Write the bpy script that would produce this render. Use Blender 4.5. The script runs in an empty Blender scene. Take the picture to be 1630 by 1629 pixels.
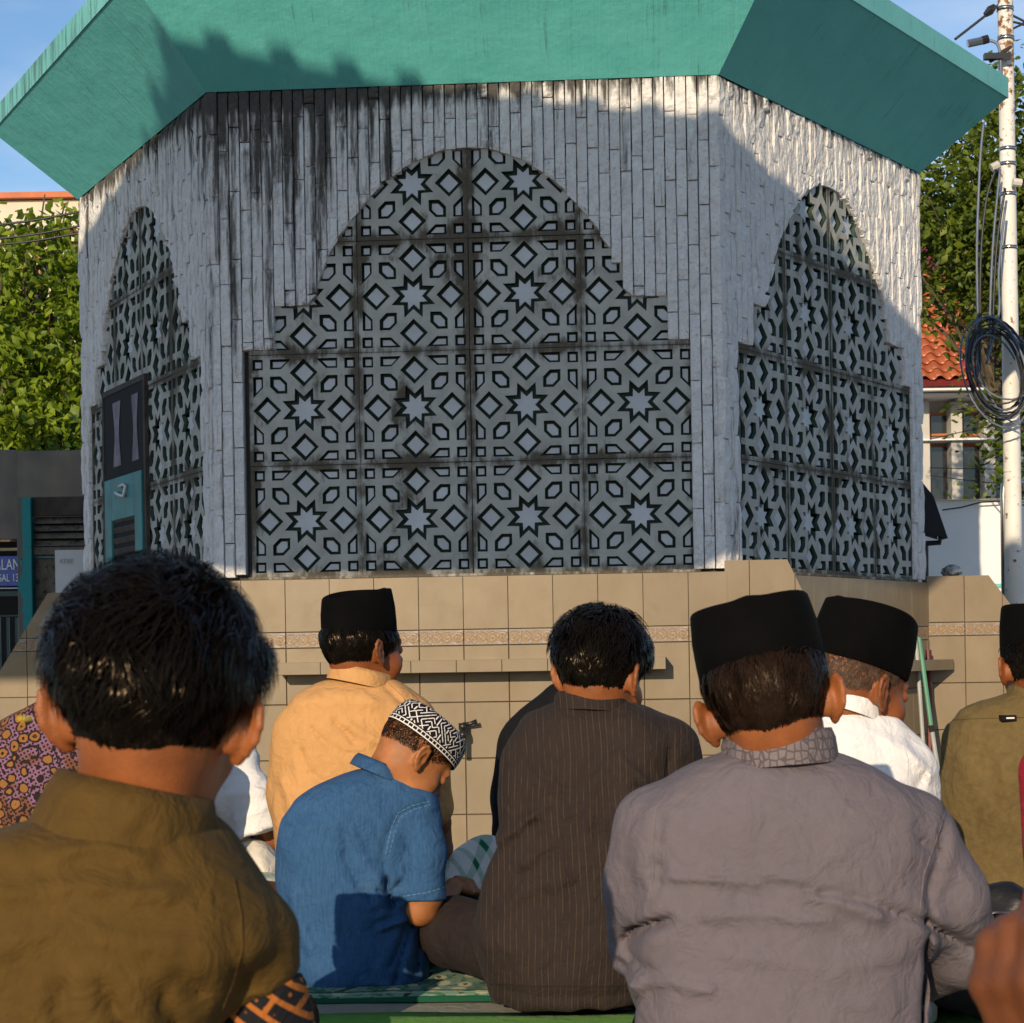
import bpy, bmesh, math, random
import numpy as np
from mathutils import Matrix, Vector
R = math.radians
random.seed(7)
sc = bpy.context.scene
COL = sc.collection

# ------------------------------------------------------------------ camera
F, HY, TH, ZC = 3221.0, 1046.0, 0.0165, 0.72     # focal length and horizon in photo pixels, roll, eye height
cam = bpy.data.cameras.new("camera")
camo = bpy.data.objects.new("camera", cam)
COL.objects.link(camo)
cam.sensor_width = 36.0
cam.lens = 36.0 * F / 1630.0
cam.shift_y = (HY - 814.5) / 1630.0
cam.clip_end = 3000
camo.matrix_world = Matrix.Translation((0, 0, ZC)) @ Matrix.Rotation(R(90), 4, 'X') @ Matrix.Rotation(-TH, 4, 'Z')
cam.dof.use_dof = True
cam.dof.focus_distance = 6.3
cam.dof.aperture_fstop = 22
sc.camera = camo

# ------------------------------------------------------------------ sky and sun
SUN_AZ, SUN_EL = R(16.5), R(16.0)                # left of straight behind the camera
SUN = Vector((-math.sin(SUN_AZ) * math.cos(SUN_EL), -math.cos(SUN_AZ) * math.cos(SUN_EL), math.sin(SUN_EL)))
world = bpy.data.worlds.new("World")
sc.world = world
world.use_nodes = True
wn = world.node_tree
bg = wn.nodes["Background"]
sky = wn.nodes.new("ShaderNodeTexSky")
sky.sky_type = 'NISHITA'
sky.sun_disc = False
sky.sun_elevation = SUN_EL
sky.sun_rotation = math.pi + SUN_AZ
sky.air_density = 1.0
sky.dust_density = 0.2
sky.ozone_density = 3.5
tc = wn.nodes.new("ShaderNodeTexCoord")
mp = wn.nodes.new("ShaderNodeMapping")
mp.inputs['Scale'].default_value = (1.0, 1.0, 3.2)
cn = wn.nodes.new("ShaderNodeTexNoise")
cn.inputs['Scale'].default_value = 2.3
cn.inputs['Detail'].default_value = 7
cn.inputs['Roughness'].default_value = 0.55
cr = wn.nodes.new("ShaderNodeMapRange")
cr.inputs['From Min'].default_value = 0.47
cr.inputs['From Max'].default_value = 0.78
cr.inputs['To Max'].default_value = 0.55
cm = wn.nodes.new("ShaderNodeMix")
cm.data_type = 'RGBA'
cm.inputs['B'].default_value = (7.2, 7.0, 7.0, 1)
wn.links.new(tc.outputs['Generated'], mp.inputs['Vector'])
wn.links.new(mp.outputs['Vector'], cn.inputs['Vector'])
wn.links.new(cn.outputs['Fac'], cr.inputs['Value'])
wn.links.new(cr.outputs['Result'], cm.inputs['Factor'])
wn.links.new(sky.outputs['Color'], cm.inputs['A'])
wn.links.new(cm.outputs['Result'], bg.inputs['Color'])
bg.inputs['Strength'].default_value = 0.15
sl = bpy.data.lights.new("sun", 'SUN')
sl.energy = 4.6
sl.angle = R(0.35)
sl.color = (1.0, 0.80, 0.55)
so = bpy.data.objects.new("sun", sl)
COL.objects.link(so)
so.rotation_euler = SUN.to_track_quat('Z', 'Y').to_euler()
so.location = SUN * 60

sc.view_settings.view_transform = 'Standard'
sc.view_settings.look = 'None'
sc.view_settings.exposure = 0.0
sc.view_settings.gamma = 1.0
sc.view_settings.use_curve_mapping = False
sc.cycles.use_denoising = True
sc.cycles.max_bounces = 6
sc.cycles.sample_clamp_indirect = 6

# ------------------------------------------------------------------ helpers
def W(px, py, D):
    """photo pixel and distance in metres -> point in the place"""
    dx, dy = px - 815.0, HY - py
    c, s = math.cos(TH), math.sin(TH)
    return Vector(((dx * c + dy * s) * D / F, D, ZC + (-dx * s + dy * c) * D / F))

WM = {}
def place(o, M=None, parent=None):
    M = M or Matrix.Identity(4)
    COL.objects.link(o)
    o.matrix_basis = M
    WM[o.name] = M
    if parent is not None:
        o.parent = parent
        o.matrix_parent_inverse = WM[parent.name].inverted()
    return o

def empty(name, loc):
    o = bpy.data.objects.new(name, None)
    o.empty_display_size = 0.1
    return place(o, Matrix.Translation(loc))

def tag(o, label=None, cat=None, group=None, kind=None):
    if label: o["label"] = label
    if cat: o["category"] = cat
    if group: o["group"] = group
    if kind: o["kind"] = kind
    return o

def mesh(name, verts, faces, mats, mi=None, smooth=False):
    m = bpy.data.meshes.new(name)
    m.from_pydata([tuple(v) for v in verts], [], [tuple(f) for f in faces])
    for a in (mats if isinstance(mats, (list, tuple)) else [mats]):
        m.materials.append(a)
    if mi is not None:
        m.polygons.foreach_set('material_index', np.asarray(mi, dtype=np.int32))
    if smooth:
        m.polygons.foreach_set('use_smooth', np.ones(len(m.polygons), dtype=bool))
    m.update()
    return m

def add(name, verts, faces, mats, parent=None, M=None, mi=None, smooth=False):
    return place(bpy.data.objects.new(name, mesh(name, verts, faces, mats, mi, smooth)), M, parent)

class MB:
    """collects simple shapes that make one mesh"""
    def __init__(s): s.v, s.f, s.m = [], [], []
    def raw(s, v, f, mi=0):
        o = len(s.v)
        s.v += [tuple(a) for a in v]
        s.f += [tuple(i + o for i in a) for a in f]
        s.m += [mi] * len(f)
        return s
    def box(s, x0, x1, y0, y1, z0, z1, mi=0, bev=0.0):
        b = min(bev, (x1 - x0) / 3, (z1 - z0) / 3)
        if b <= 0:
            v = [(x, y, z) for x in (x0, x1) for y in (y0, y1) for z in (z0, z1)]
            f = [(0, 1, 3, 2), (4, 6, 7, 5), (0, 4, 5, 1), (2, 3, 7, 6), (0, 2, 6, 4), (1, 5, 7, 3)]
        else:   # bevelled towards -y (the front)
            v = [(x0, y1, z0), (x1, y1, z0), (x1, y1, z1), (x0, y1, z1),
                 (x0, y0 + b, z0), (x1, y0 + b, z0), (x1, y0 + b, z1), (x0, y0 + b, z1),
                 (x0 + b, y0, z0 + b), (x1 - b, y0, z0 + b), (x1 - b, y0, z1 - b), (x0 + b, y0, z1 - b)]
            f = [(3, 2, 1, 0), (8, 9, 10, 11)]
            for i in range(4):
                j = (i + 1) % 4
                f += [(i, j, 4 + j, 4 + i), (4 + i, 4 + j, 8 + j, 8 + i)]
        return s.raw(v, f, mi)
    def tube(s, pts, r, n=8, mi=0, cap=True):
        pts = [Vector(p) for p in pts]
        rs = r if isinstance(r, (list, tuple)) else [r] * len(pts)
        v, f = [], []
        up = Vector((0, 0, 1))
        prev = None
        for i, p in enumerate(pts):
            t = (pts[min(i + 1, len(pts) - 1)] - pts[max(i - 1, 0)]).normalized()
            a = prev if prev is not None else (up.cross(t) if abs(t.z) < 0.95 else Vector((1, 0, 0)).cross(t))
            a = (a - t * a.dot(t)).normalized()
            prev = a
            b = t.cross(a)
            for k in range(n):
                w = 2 * math.pi * k / n
                v.append(p + (a * math.cos(w) + b * math.sin(w)) * rs[i])
        for i in range(len(pts) - 1):
            for k in range(n):
                k2 = (k + 1) % n
                f.append((i * n + k, i * n + k2, (i + 1) * n + k2, (i + 1) * n + k))
        if cap:
            f.append(tuple(range(n - 1, -1, -1)))
            f.append(tuple((len(pts) - 1) * n + k for k in range(n)))
        return s.raw(v, f, mi)
    def prism(s, poly, y0, y1, mi=0):
        """polygon in x,z extruded from y0 (front) to y1"""
        n = len(poly)
        v = [(p[0], y0, p[1]) for p in poly] + [(p[0], y1, p[1]) for p in poly]
        f = [tuple(range(n)), tuple(range(2 * n - 1, n - 1, -1))]
        for i in range(n):
            j = (i + 1) % n
            f.append((i, n + i, n + j, j))
        return s.raw(v, f, mi)
    def obj(s, name, mats, parent=None, M=None, smooth=False):
        return add(name, s.v, s.f, mats, parent, M, s.m, smooth)
    def data(s, name, mats, smooth=False):
        return mesh(name, s.v, s.f, mats, s.m, smooth)

# ---- materials
class NT:
    def __init__(s, name):
        s.mat = bpy.data.materials.new(name)
        s.mat.use_nodes = True
        s.t = s.mat.node_tree
        s.b = s.t.nodes["Principled BSDF"]
    def n(s, kind, **kw):
        a = s.t.nodes.new("ShaderNode" + kind)
        for k, v in kw.items():
            setattr(a, k, v)
        return a
    def ln(s, a, b): s.t.links.new(a, b)
    def put(s, sock, v):
        if hasattr(v, 'is_output'): s.ln(v, sock)
        elif isinstance(v, (tuple, list)):
            sock.default_value = (*v, 1.0) if len(v) == 3 and len(sock.default_value) == 4 else v
        else: sock.default_value = v
    def pos(s): return s.n("NewGeometry").outputs['Position']
    def obj(s): return s.n("TexCoord").outputs['Object']
    def rnd(s): return s.n("ObjectInfo").outputs['Random']
    def scale(s, v, sc_, rot=(0, 0, 0), loc=(0, 0, 0)):
        a = s.n("Mapping")
        s.ln(v, a.inputs['Vector'])
        a.inputs['Scale'].default_value = sc_
        a.inputs['Rotation'].default_value = rot
        a.inputs['Location'].default_value = loc
        return a.outputs['Vector']
    def noise(s, v, scale=5, detail=4, rough=0.55, dist=0.0):
        a = s.n("TexNoise")
        s.ln(v, a.inputs['Vector'])
        a.inputs['Scale'].default_value = scale
        a.inputs['Detail'].default_value = detail
        a.inputs['Roughness'].default_value = rough
        a.inputs['Distortion'].default_value = dist
        return a.outputs['Fac']
    def voro(s, v, scale, feature='F1', out='Distance', rand=1.0):
        a = s.n("TexVoronoi", feature=feature)
        s.ln(v, a.inputs['Vector'])
        a.inputs['Scale'].default_value = scale
        a.inputs['Randomness'].default_value = rand
        return a.outputs[out]
    def rng(s, v, a, b, c=0.0, d=1.0, smooth=False):
        m = s.n("MapRange")
        if smooth: m.interpolation_type = 'SMOOTHSTEP'
        s.put(m.inputs['Value'], v)
        for k, x in zip(('From Min', 'From Max', 'To Min', 'To Max'), (a, b, c, d)):
            m.inputs[k].default_value = x
        return m.outputs['Result']
    def math(s, op, a, b=0.0, c=None):
        m = s.n("Math", operation=op)
        s.put(m.inputs[0], a)
        s.put(m.inputs[1], b)
        if c is not None: s.put(m.inputs[2], c)
        return m.outputs[0]
    def xyz(s, v):
        a = s.n("SeparateXYZ")
        s.ln(v, a.inputs[0])
        return a.outputs
    def mix(s, f, a, b):
        m = s.n("Mix", data_type='RGBA')
        s.put(m.inputs['Factor'], f)
        s.put(m.inputs['A'], a)
        s.put(m.inputs['B'], b)
        return m.outputs['Result']
    def bump(s, h, strength=0.3, dist=0.01, normal=None):
        m = s.n("Bump")
        s.put(m.inputs['Height'], h)
        m.inputs['Strength'].default_value = strength
        m.inputs['Distance'].default_value = dist
        if normal is not None: s.ln(normal, m.inputs['Normal'])
        return m.outputs['Normal']
    def done(s, col, rough=0.7, normal=None, spec=0.5, metal=0.0, sheen=0.0, sss=0.0, alpha=None):
        s.put(s.b.inputs['Base Color'], col)
        s.put(s.b.inputs['Roughness'], rough)
        s.b.inputs['Specular IOR Level'].default_value = spec
        s.put(s.b.inputs['Metallic'], metal)
        if normal is not None: s.ln(normal, s.b.inputs['Normal'])
        if sheen: 
            s.b.inputs['Sheen Weight'].default_value = sheen
            s.b.inputs['Sheen Roughness'].default_value = 0.4
        if sss:
            s.b.inputs['Subsurface Weight'].default_value = sss
            s.b.inputs['Subsurface Radius'].default_value = (0.012, 0.004, 0.002)
            s.b.inputs['Subsurface Scale'].default_value = 0.6
        return s.mat

def plain(name, col, rough=0.6, var=0.25, scale=6, bump=0.15, bs=60, bd=0.003, metal=0.0, spec=0.5, world=False, dirt=None, dthr=(0.55, 0.75)):
    t = NT(name)
    v = t.pos() if world else t.obj()
    n1 = t.noise(v, scale, 5)
    c = t.mix(t.rng(n1, 0.3, 0.7), tuple(x * (1 - var) for x in col), tuple(min(1, x * (1 + var)) for x in col))
    if dirt:
        c = t.mix(t.rng(t.noise(v, scale * 2.3, 8, 0.65), *dthr), c, dirt)
    nr = t.bump(t.noise(v, bs, 3), bump, bd) if bump else None
    return t.done(c, rough, nr, spec, metal)

def cloth(name, col, weave=900, var=0.12, rough=0.85, sheen=0.15, pat=None, big=5.0):
    """woven fabric: faint tone drift and thread relief"""
    t = NT(name)
    o = t.obj()
    n1 = t.noise(o, big, 4)
    n2 = t.noise(o, 60, 4, 0.6)
    f = t.math('MULTIPLY_ADD', n2, 0.5, t.math('MULTIPLY', n1, 0.5))
    c = t.mix(t.rng(f, 0.35, 0.65), tuple(x * (1 - var) for x in col), tuple(min(1, x * (1 + var)) for x in col))
    if pat: c = pat(t, o, c)
    h = t.noise(o, weave, 2, 0.5)
    h2 = t.noise(o, 22, 5, 0.55, 0.6)
    nr = t.bump(h2, 0.45, 0.025)
    nr = t.bump(h, 0.12, 0.001, nr)
    return t.done(c, rough, nr, 0.15, 0, sheen * 0.12)
# ------------------------------------------------------------------ materials of the setting
def mat_stone():
    t = NT("painted split stone")
    p = t.pos()
    x = t.xyz(p)
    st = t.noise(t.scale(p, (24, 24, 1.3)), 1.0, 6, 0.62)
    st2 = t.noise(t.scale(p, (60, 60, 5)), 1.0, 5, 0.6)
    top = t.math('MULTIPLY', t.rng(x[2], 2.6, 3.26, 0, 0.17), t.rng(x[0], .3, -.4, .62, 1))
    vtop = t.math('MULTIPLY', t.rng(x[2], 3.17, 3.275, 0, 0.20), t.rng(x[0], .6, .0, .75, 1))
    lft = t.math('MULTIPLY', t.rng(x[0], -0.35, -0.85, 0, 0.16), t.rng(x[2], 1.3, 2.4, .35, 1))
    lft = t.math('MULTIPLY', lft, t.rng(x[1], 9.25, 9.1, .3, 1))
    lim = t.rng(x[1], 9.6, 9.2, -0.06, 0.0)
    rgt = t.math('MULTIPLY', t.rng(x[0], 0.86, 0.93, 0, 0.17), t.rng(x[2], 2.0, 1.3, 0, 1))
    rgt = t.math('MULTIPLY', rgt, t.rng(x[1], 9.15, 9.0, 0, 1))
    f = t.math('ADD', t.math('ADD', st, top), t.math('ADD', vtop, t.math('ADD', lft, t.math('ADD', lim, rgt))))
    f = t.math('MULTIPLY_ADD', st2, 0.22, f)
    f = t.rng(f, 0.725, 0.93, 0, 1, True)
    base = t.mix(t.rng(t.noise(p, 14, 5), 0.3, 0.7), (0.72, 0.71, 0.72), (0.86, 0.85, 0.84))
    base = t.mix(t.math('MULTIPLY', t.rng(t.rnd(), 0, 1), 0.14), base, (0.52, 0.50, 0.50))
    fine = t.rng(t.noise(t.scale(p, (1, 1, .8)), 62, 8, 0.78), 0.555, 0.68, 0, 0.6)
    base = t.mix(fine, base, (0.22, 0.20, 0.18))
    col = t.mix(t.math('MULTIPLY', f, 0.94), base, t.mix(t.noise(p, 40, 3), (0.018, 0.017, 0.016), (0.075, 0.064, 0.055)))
    h = t.noise(p, 34, 7, 0.68)
    ch = t.voro(t.scale(p, (1, 1, 1.0)), 42, 'F1', 'Distance', 1.0)
    nr = t.bump(t.math('MULTIPLY_ADD', ch, -.35, h), 0.95, 0.018)
    return t.done(col, 0.85, nr, 0.2)
M_STONE = mat_stone()
M_MORTAR = plain("dark stained joint", (0.05, 0.048, 0.045), 0.9, world=True, scale=20)

def mat_lattice():
    t = NT("weathered cast concrete")
    p = t.pos()
    o = t.obj()
    xz = t.xyz(o)
    base = t.mix(t.rng(t.noise(p, 9, 5), 0.3, 0.7), (0.33, 0.33, 0.30), (0.47, 0.47, 0.44))
    edge = t.math('MAXIMUM', t.math('ABSOLUTE', xz[0]), t.math('ABSOLUTE', xz[2]))
    ed = t.rng(edge, 0.185, 0.25, 0, 0.27)
    n = t.noise(p, 7.5, 8, 0.66)
    n2 = t.noise(t.scale(p, (30, 30, 6)), 1, 6, 0.65)
    f = t.math('ADD', t.math('MULTIPLY_ADD', n2, 0.5, ed), t.math('MULTIPLY', n, 0.75))
    blot = t.math('MULTIPLY', t.rng(t.noise(t.scale(p, (1, 1, .5)), 3.4, 6, .65), .48, .64), .22)
    f = t.rng(t.math('ADD', f, blot), 0.70, 0.95, 0, 0.92, True)
    col = t.mix(f, base, t.mix(t.noise(p, 60, 4), (0.020, 0.017, 0.013), (0.12, 0.092, 0.06)))
    nr = t.bump(t.noise(p, 70, 6, 0.6), 0.35, 0.006)
    return t.done(col, 0.85, nr, 0.2)
M_LAT = mat_lattice()
M_GREEN = plain("dark green recess paint", (0.012, 0.034, 0.026), 0.7, 0.5, 12, 0.2, world=True)
M_INSET = plain("pale blue grey inset paint", (0.50, 0.53, 0.56), 0.6, 0.13, 5, 0.2, 60, 0.003, world=True, dirt=(0.16, 0.14, 0.11), dthr=(0.66, 0.86))

def mat_teal():
    t = NT("teal painted board-formed concrete")
    o = t.obj()
    v = t.scale(o, (60, 1.2, 1.2))
    st = t.noise(v, 1, 5, 0.6)
    n = t.noise(o, 3.5, 6, 0.6)
    c = t.mix(t.rng(n, 0.3, 0.7), (0.095, 0.45, 0.44), (0.13, 0.52, 0.51))
    st = t.math('MULTIPLY', st, t.rng(t.noise(o, 2.6, 4), .3, .7, .75, 1.12))
    c = t.mix(t.rng(st, 0.35, 0.75, 0, 0.35), c, (0.13, 0.48, 0.46))
    dk = t.math('ADD', t.math('MULTIPLY', st, 0.6), t.math('MULTIPLY', t.noise(o, 4.2, 7, 0.7), 0.6))
    c = t.mix(t.rng(dk, 0.66, 0.84, 0, 0.75), c, (0.02, 0.06, 0.05))
    nr = t.bump(st, 0.35, 0.012)
    nr = t.bump(t.noise(o, 11, 5, 0.6), 0.3, 0.02, nr)
    return t.done(c, 0.55, nr, 0.35)
M_TEAL = mat_teal()

def mat_fascia():
    t = NT("teal painted fascia")
    o = t.obj()
    p = t.pos()
    c = t.mix(t.rng(t.noise(o, 3.5, 6, 0.6), 0.3, 0.7), (0.14, 0.45, 0.43), (0.18, 0.53, 0.51))
    st = t.noise(t.scale(p, (18, 18, 3)), 1, 7, 0.65)
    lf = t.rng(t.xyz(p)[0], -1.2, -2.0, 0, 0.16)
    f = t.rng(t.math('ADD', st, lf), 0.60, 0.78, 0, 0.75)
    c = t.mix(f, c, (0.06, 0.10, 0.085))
    return t.done(c, 0.6, t.bump(t.noise(o, 30, 5), 0.2, 0.01), 0.3)
M_FASCIA = mat_fascia()

def mat_tile():
    t = NT("glazed beige tile")
    p = t.pos()
    r = t.rnd()
    a = t.noise(t.scale(p, (6, 6, 3.5), (0, 0.6, 0)), 1.2, 5, 0.6)
    c = t.mix(t.rng(a, 0.3, 0.7), (0.205, 0.152, 0.090), (0.25, 0.192, 0.122))
    c = t.mix(t.math('MULTIPLY', r, 0.30), c, (0.15, 0.12, 0.085))
    gr = t.rng(t.noise(p, 5, 8, 0.7), 0.6, 0.82, 0, 0.5)
    c = t.mix(gr, c, (0.11, 0.085, 0.055))
    return t.done(c, t.rng(t.noise(p, 9, 4), 0.3, 0.7, 0.30, 0.5), t.bump(t.noise(p, 6, 2), 0.06, 0.02), 0.3)
M_TILE = mat_tile()
M_GROUT = plain("brown grout", (0.085, 0.058, 0.034), 0.9, world=True, scale=20)

def mat_border():
    t = NT("relief border tile")
    o = t.obj()
    x = t.xyz(o)
    u = t.math('PINGPONG', x[0], 0.05)
    du = t.math('SUBTRACT', u, 0.026)
    dz = t.math('MULTIPLY', x[2], 1.15)
    d = t.math('SQRT', t.math('ADD', t.math('MULTIPLY', du, du), t.math('MULTIPLY', dz, dz)))
    ang = t.math('ARCTAN2', dz, du)
    sp = t.math('SINE', t.math('MULTIPLY_ADD', d, 420, ang))
    inr = t.rng(d, 0.026, 0.031, 1, 0)
    g = t.math('MULTIPLY', t.rng(sp, -0.2, 0.3), inr)
    leaf = t.rng(t.noise(o, 55, 3, 0.5, 1.2), 0.5, 0.56)
    c = t.mix(t.math('MULTIPLY', leaf, 0.7), (0.21, 0.165, 0.125), (0.29, 0.26, 0.25))
    c = t.mix(g, c, (0.27, 0.15, 0.045))
    ed = t.rng(t.math('ABSOLUTE', x[2]), 0.0305, 0.033)
    c = t.mix(ed, c, (0.25, 0.19, 0.13))
    h = t.math('ADD', g, t.math('MULTIPLY', leaf, 0.7))
    return t.done(c, 0.35, t.bump(h, 0.5, 0.004), 0.5)
M_BORDER = mat_border()

# ------------------------------------------------------------------ ground
t_ = NT("worn concrete paving")
p_ = t_.pos()
c_ = t_.mix(t_.rng(t_.noise(p_, 1.3, 8, 0.6), 0.3, 0.7), (0.19, 0.175, 0.15), (0.29, 0.27, 0.235))
M_GROUND = t_.done(c_, 0.85, t_.bump(t_.noise(p_, 40, 6), 0.4, 0.01), 0.3)
tag(add("ground", [(-300, -200, -0.30), (300, -200, -0.30), (300, 500, -0.30), (-300, 500, -0.30)], [(0, 1, 2, 3)], M_GROUND), kind="structure")
b = MB().box(-7, 7, -5, 6.35, -0.299, 0.0)
tag(b.obj("terrace", M_GROUND), kind="structure")

# ------------------------------------------------------------------ the hexagonal tower
S, ROT = 2.296, 0.064
CEN = Vector((-0.0616, 11.0115))
ZB, ZT = ZC + 0.3756, ZC + 2.5618            # foot of the lattice panels, head of the walls
APO = S * math.sqrt(3) / 2
def face(i):
    a = -ROT + i * math.pi / 3
    d = Vector((math.cos(a), math.sin(a)))
    o = Vector((d.y, -d.x))
    return a, d, o, CEN + o * APO - d * S / 2
def FM(i, x=0, y=0, z=0):
    a, d, o, st = face(i)
    return Matrix.Translation((st.x, st.y, 0)) @ Matrix.Rotation(a, 4, 'Z') @ Matrix.Translation((x, y, z))
def ray(px, py): return (W(px, py, 1.0) - Vector((0, 0, ZC)))
def face_hit(i, px, py, out=0.0):
    a, d, o, st = face(i)
    r = ray(px, py)
    k = (st + o * out).dot(o) / (r.x * o.x + r.y * o.y)
    q = Vector((r.x * k, r.y * k))
    return (q - st).dot(d), ZC + r.z * k

tower = empty("tower", (CEN.x, CEN.y, -0.30))
tag(tower, "white hexagonal tower with star lattice windows, teal flared eaves and tiled base", "tower")
PC = {-1: S / 2, 0: S / 2 + 0.022, 1: S / 2 + 0.015}      # centre of the lattice window on each face
AX = [0, .16, .37, .57, .80, .94, 1.0]
AH = [1.0, .988, .906, .755, .49, .245, 0.0]
def arch(x):
    x = abs(x)
    if x < 0.70: return 1.215 + 0.685 * float(np.interp(x / 0.70, AX, AH))
    if x < 0.866: return 1.215
    if x < 1.0: return 1.02
    return 0.0

# wall cores
for i in range(-2, 4):
    mb = MB().box(0.0, S, 0.0585, 0.30, -0.30, ZT)
    o = mb.obj("wall_core", M_MORTAR, tower, FM(i))
# stone strips
H = ZT - ZB
CW = 0.0486
def strip_mesh(w, h0l, h0r, h1l, h1r, rg, front=0.0):
    nz = 6
    v, f = [], []
    e = 0.0035
    xs = [0.0012, e, w * 0.5, w - e, w - 0.0012]
    for k in range(nz + 1):
        t = k / nz
        for j, x in enumerate(xs):
            q = x / w
            z0, z1 = h0l + (h0r - h0l) * q, h1l + (h1r - h1l) * q
            z = z0 + (z1 - z0) * t
            y = front + rg.uniform(-0.0035, 0.0035)
            if j in (0, 4): y = front + 0.008 + rg.uniform(-.003, .003)
            if k in (0, nz): y += 0.006
            if k == 0: z += 0.0022
            if k == nz: z -= 0.0022
            v.append((x + (rg.uniform(-.0011, .0011) if 0 < j < 4 else rg.uniform(0, .0016) * (1 if j == 0 else -1)), y, z))
    n = len(xs)
    for k in range(nz):
        for j in range(n - 1):
            f.append((k * n + j, k * n + j + 1, (k + 1) * n + j + 1, (k + 1) * n + j))
    b0 = len(v)
    v += [(xs[0], 0.06, h0l), (xs[4], 0.06, h0r), (xs[4], 0.06, h1r), (xs[0], 0.06, h1l)]
    top = [nz * n + j for j in range(n)]
    f.append((b0 + 1, *[j for j in range(n - 1, -1, -1)], b0))
    f.append((b0 + 3, *top, b0 + 2))
    f.append((b0, *[k * n for k in range(nz + 1)], b0 + 3))
    f.append((b0 + 2, *[k * n + n - 1 for k in range(nz, -1, -1)], b0 + 1))
    return v, f
rg = random.Random(3)
SHARED = {}
count = 0
for i in (0, 1, -1):
    rest = MB()
    ncol = int(round(S / CW))
    w = S / ncol
    todo = []
    for c in range(ncol):
        xl, xr = c * w, (c + 1) * w
        al, ar = arch(xl + 0.004 - PC[i]), arch(xr - 0.004 - PC[i])
        if abs(al - ar) > 0.12:                    # a step: keep to one side
            m = arch((xl + xr) / 2 - PC[i]); al = ar = m
        z = -0.29 + (0.145 if c % 2 else 0.0) + rg.uniform(-.012, .012)
        while z < H:
            z1 = min(z + 0.29 + rg.uniform(-.02, .02), H)
            if z1 > H - 0.05: z1 = H
            lo_l, lo_r = max(z, al), max(z, ar)
            if z1 - max(lo_l, lo_r) > 0.015:
                todo.append((c, xl, lo_l, lo_r, z1))
            elif z1 - min(lo_l, lo_r) > 0.02:
                todo.append((c, xl, min(lo_l, z1 - .004), min(lo_r, z1 - .004), z1))
            z = z1
    if i == 1: todo.sort(key=lambda q: q[1])
    for (c, xl, l0, r0, z1) in todo:
        fr = rg.uniform(-0.006, 0.005)
        if count < 300:
            hh = z1 - l0
            if l0 == r0 and 0.26 < hh < 0.32:
                k = rg.randrange(8)
                if k not in SHARED:
                    v, f = strip_mesh(w, 0, 0, 0.29, 0.29, rg)
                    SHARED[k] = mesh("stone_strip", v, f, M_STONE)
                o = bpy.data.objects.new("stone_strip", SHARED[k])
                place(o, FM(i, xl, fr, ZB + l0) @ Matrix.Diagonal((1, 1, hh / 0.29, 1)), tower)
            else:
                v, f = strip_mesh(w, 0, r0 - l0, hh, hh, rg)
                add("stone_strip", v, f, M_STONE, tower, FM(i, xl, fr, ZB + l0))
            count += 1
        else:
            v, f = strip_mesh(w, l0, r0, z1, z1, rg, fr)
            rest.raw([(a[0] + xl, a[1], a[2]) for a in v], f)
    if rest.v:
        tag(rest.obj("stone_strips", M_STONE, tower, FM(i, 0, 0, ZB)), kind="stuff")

# lattice blocks
P_ = 0.5
def star(ro, ri):
    pts = []
    for k in range(8):
        a = R(22.5 + 45 * k)
        pts.append((ro * math.cos(a), ro * math.sin(a)))
        a = R(45 + 45 * k)
        pts.append((ri * math.cos(a), ri * math.sin(a)))
    return pts
def shapes(g, gd=0.0, gk=0.0, gs=0.0):
    """holes of one block in units of the block; g shrinks them (0 = hole, >0 = inset)"""
    gst = g
    out = [("star_inset", star(0.213 - gst * 2.3, 0.122 - gst * 1.35))]
    dd = 0.127 - gd * 1.41
    g = gs
    for cx, cz in ((0, .335), (0, -.335), (.335, 0), (-.335, 0)):
        out.append(("diamond_inset", [(cx, cz - dd), (cx + dd, cz), (cx, cz + dd), (cx - dd, cz)]))
    for sx in (1, -1):
        for sz in (1, -1):
            a = 0.078 - gk
            k = 0.062 - gk * 0.6
            cx, cz = .228, .228
            # square with the corners next to the diamonds cut off
            q = [(cx - a, cz - a), (cx + a - k, cz - a), (cx + a, cz - a + k), (cx + a, cz + a), (cx - a + k, cz + a), (cx - a, cz + a - k)]
            out.append(("hexagon_inset", [(x * sx, z * sz) for x, z in q]))
            q = [(.37 + g, .365 + g), (.465 - g, .365 + g), (.465 - g, .46 - g), (.37 + g, .46 - g)]
            out.append(("square_inset", [(x * sx, z * sz) for x, z in q]))
            q = [(.305 - g, .37 + g), (.305 - g, .46 - g), (.115 + g * 2.4, .46 - g), (.205 + g * .4, .37 + g)]
            out.append(("trapezium_inset", [(x * sx, z * sz) for x, z in q]))
            q = [(.37 + g, .305 - g), (.46 - g, .305 - g), (.46 - g, .115 + g * 2.4), (.37 + g, .205 + g * .4)]
            out.append(("trapezium_inset", [(x * sx, z * sz) for x, z in q]))
    def ccw(q):
        a = sum(q[k][0] * q[(k + 1) % len(q)][1] - q[(k + 1) % len(q)][0] * q[k][1] for k in range(len(q)))
        return q if a > 0 else q[::-1]
    return [(n, ccw([(x * P_, z * P_) for x, z in q])) for n, q in out]
LY0, LY1 = 0.017, 0.054
cu = bpy.data.curves.new("lattice", 'CURVE')
cu.dimensions = '2D'
cu.fill_mode = 'BOTH'
cu.extrude = (LY1 - LY0) / 2
def spl(pts):
    s = cu.splines.new('POLY')
    s.points.add(len(pts) - 1)
    for q, p in zip(s.points, pts): q.co = (p[0], p[1], 0, 1)
    s.use_cyclic_u = True
hb = P_ / 2 - 0.0012
spl([(-hb, -hb), (hb, -hb), (hb, hb), (-hb, hb)])
for n, q in shapes(0.0): spl(q[::-1])
tmp = bpy.data.objects.new("tmp", cu)
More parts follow.
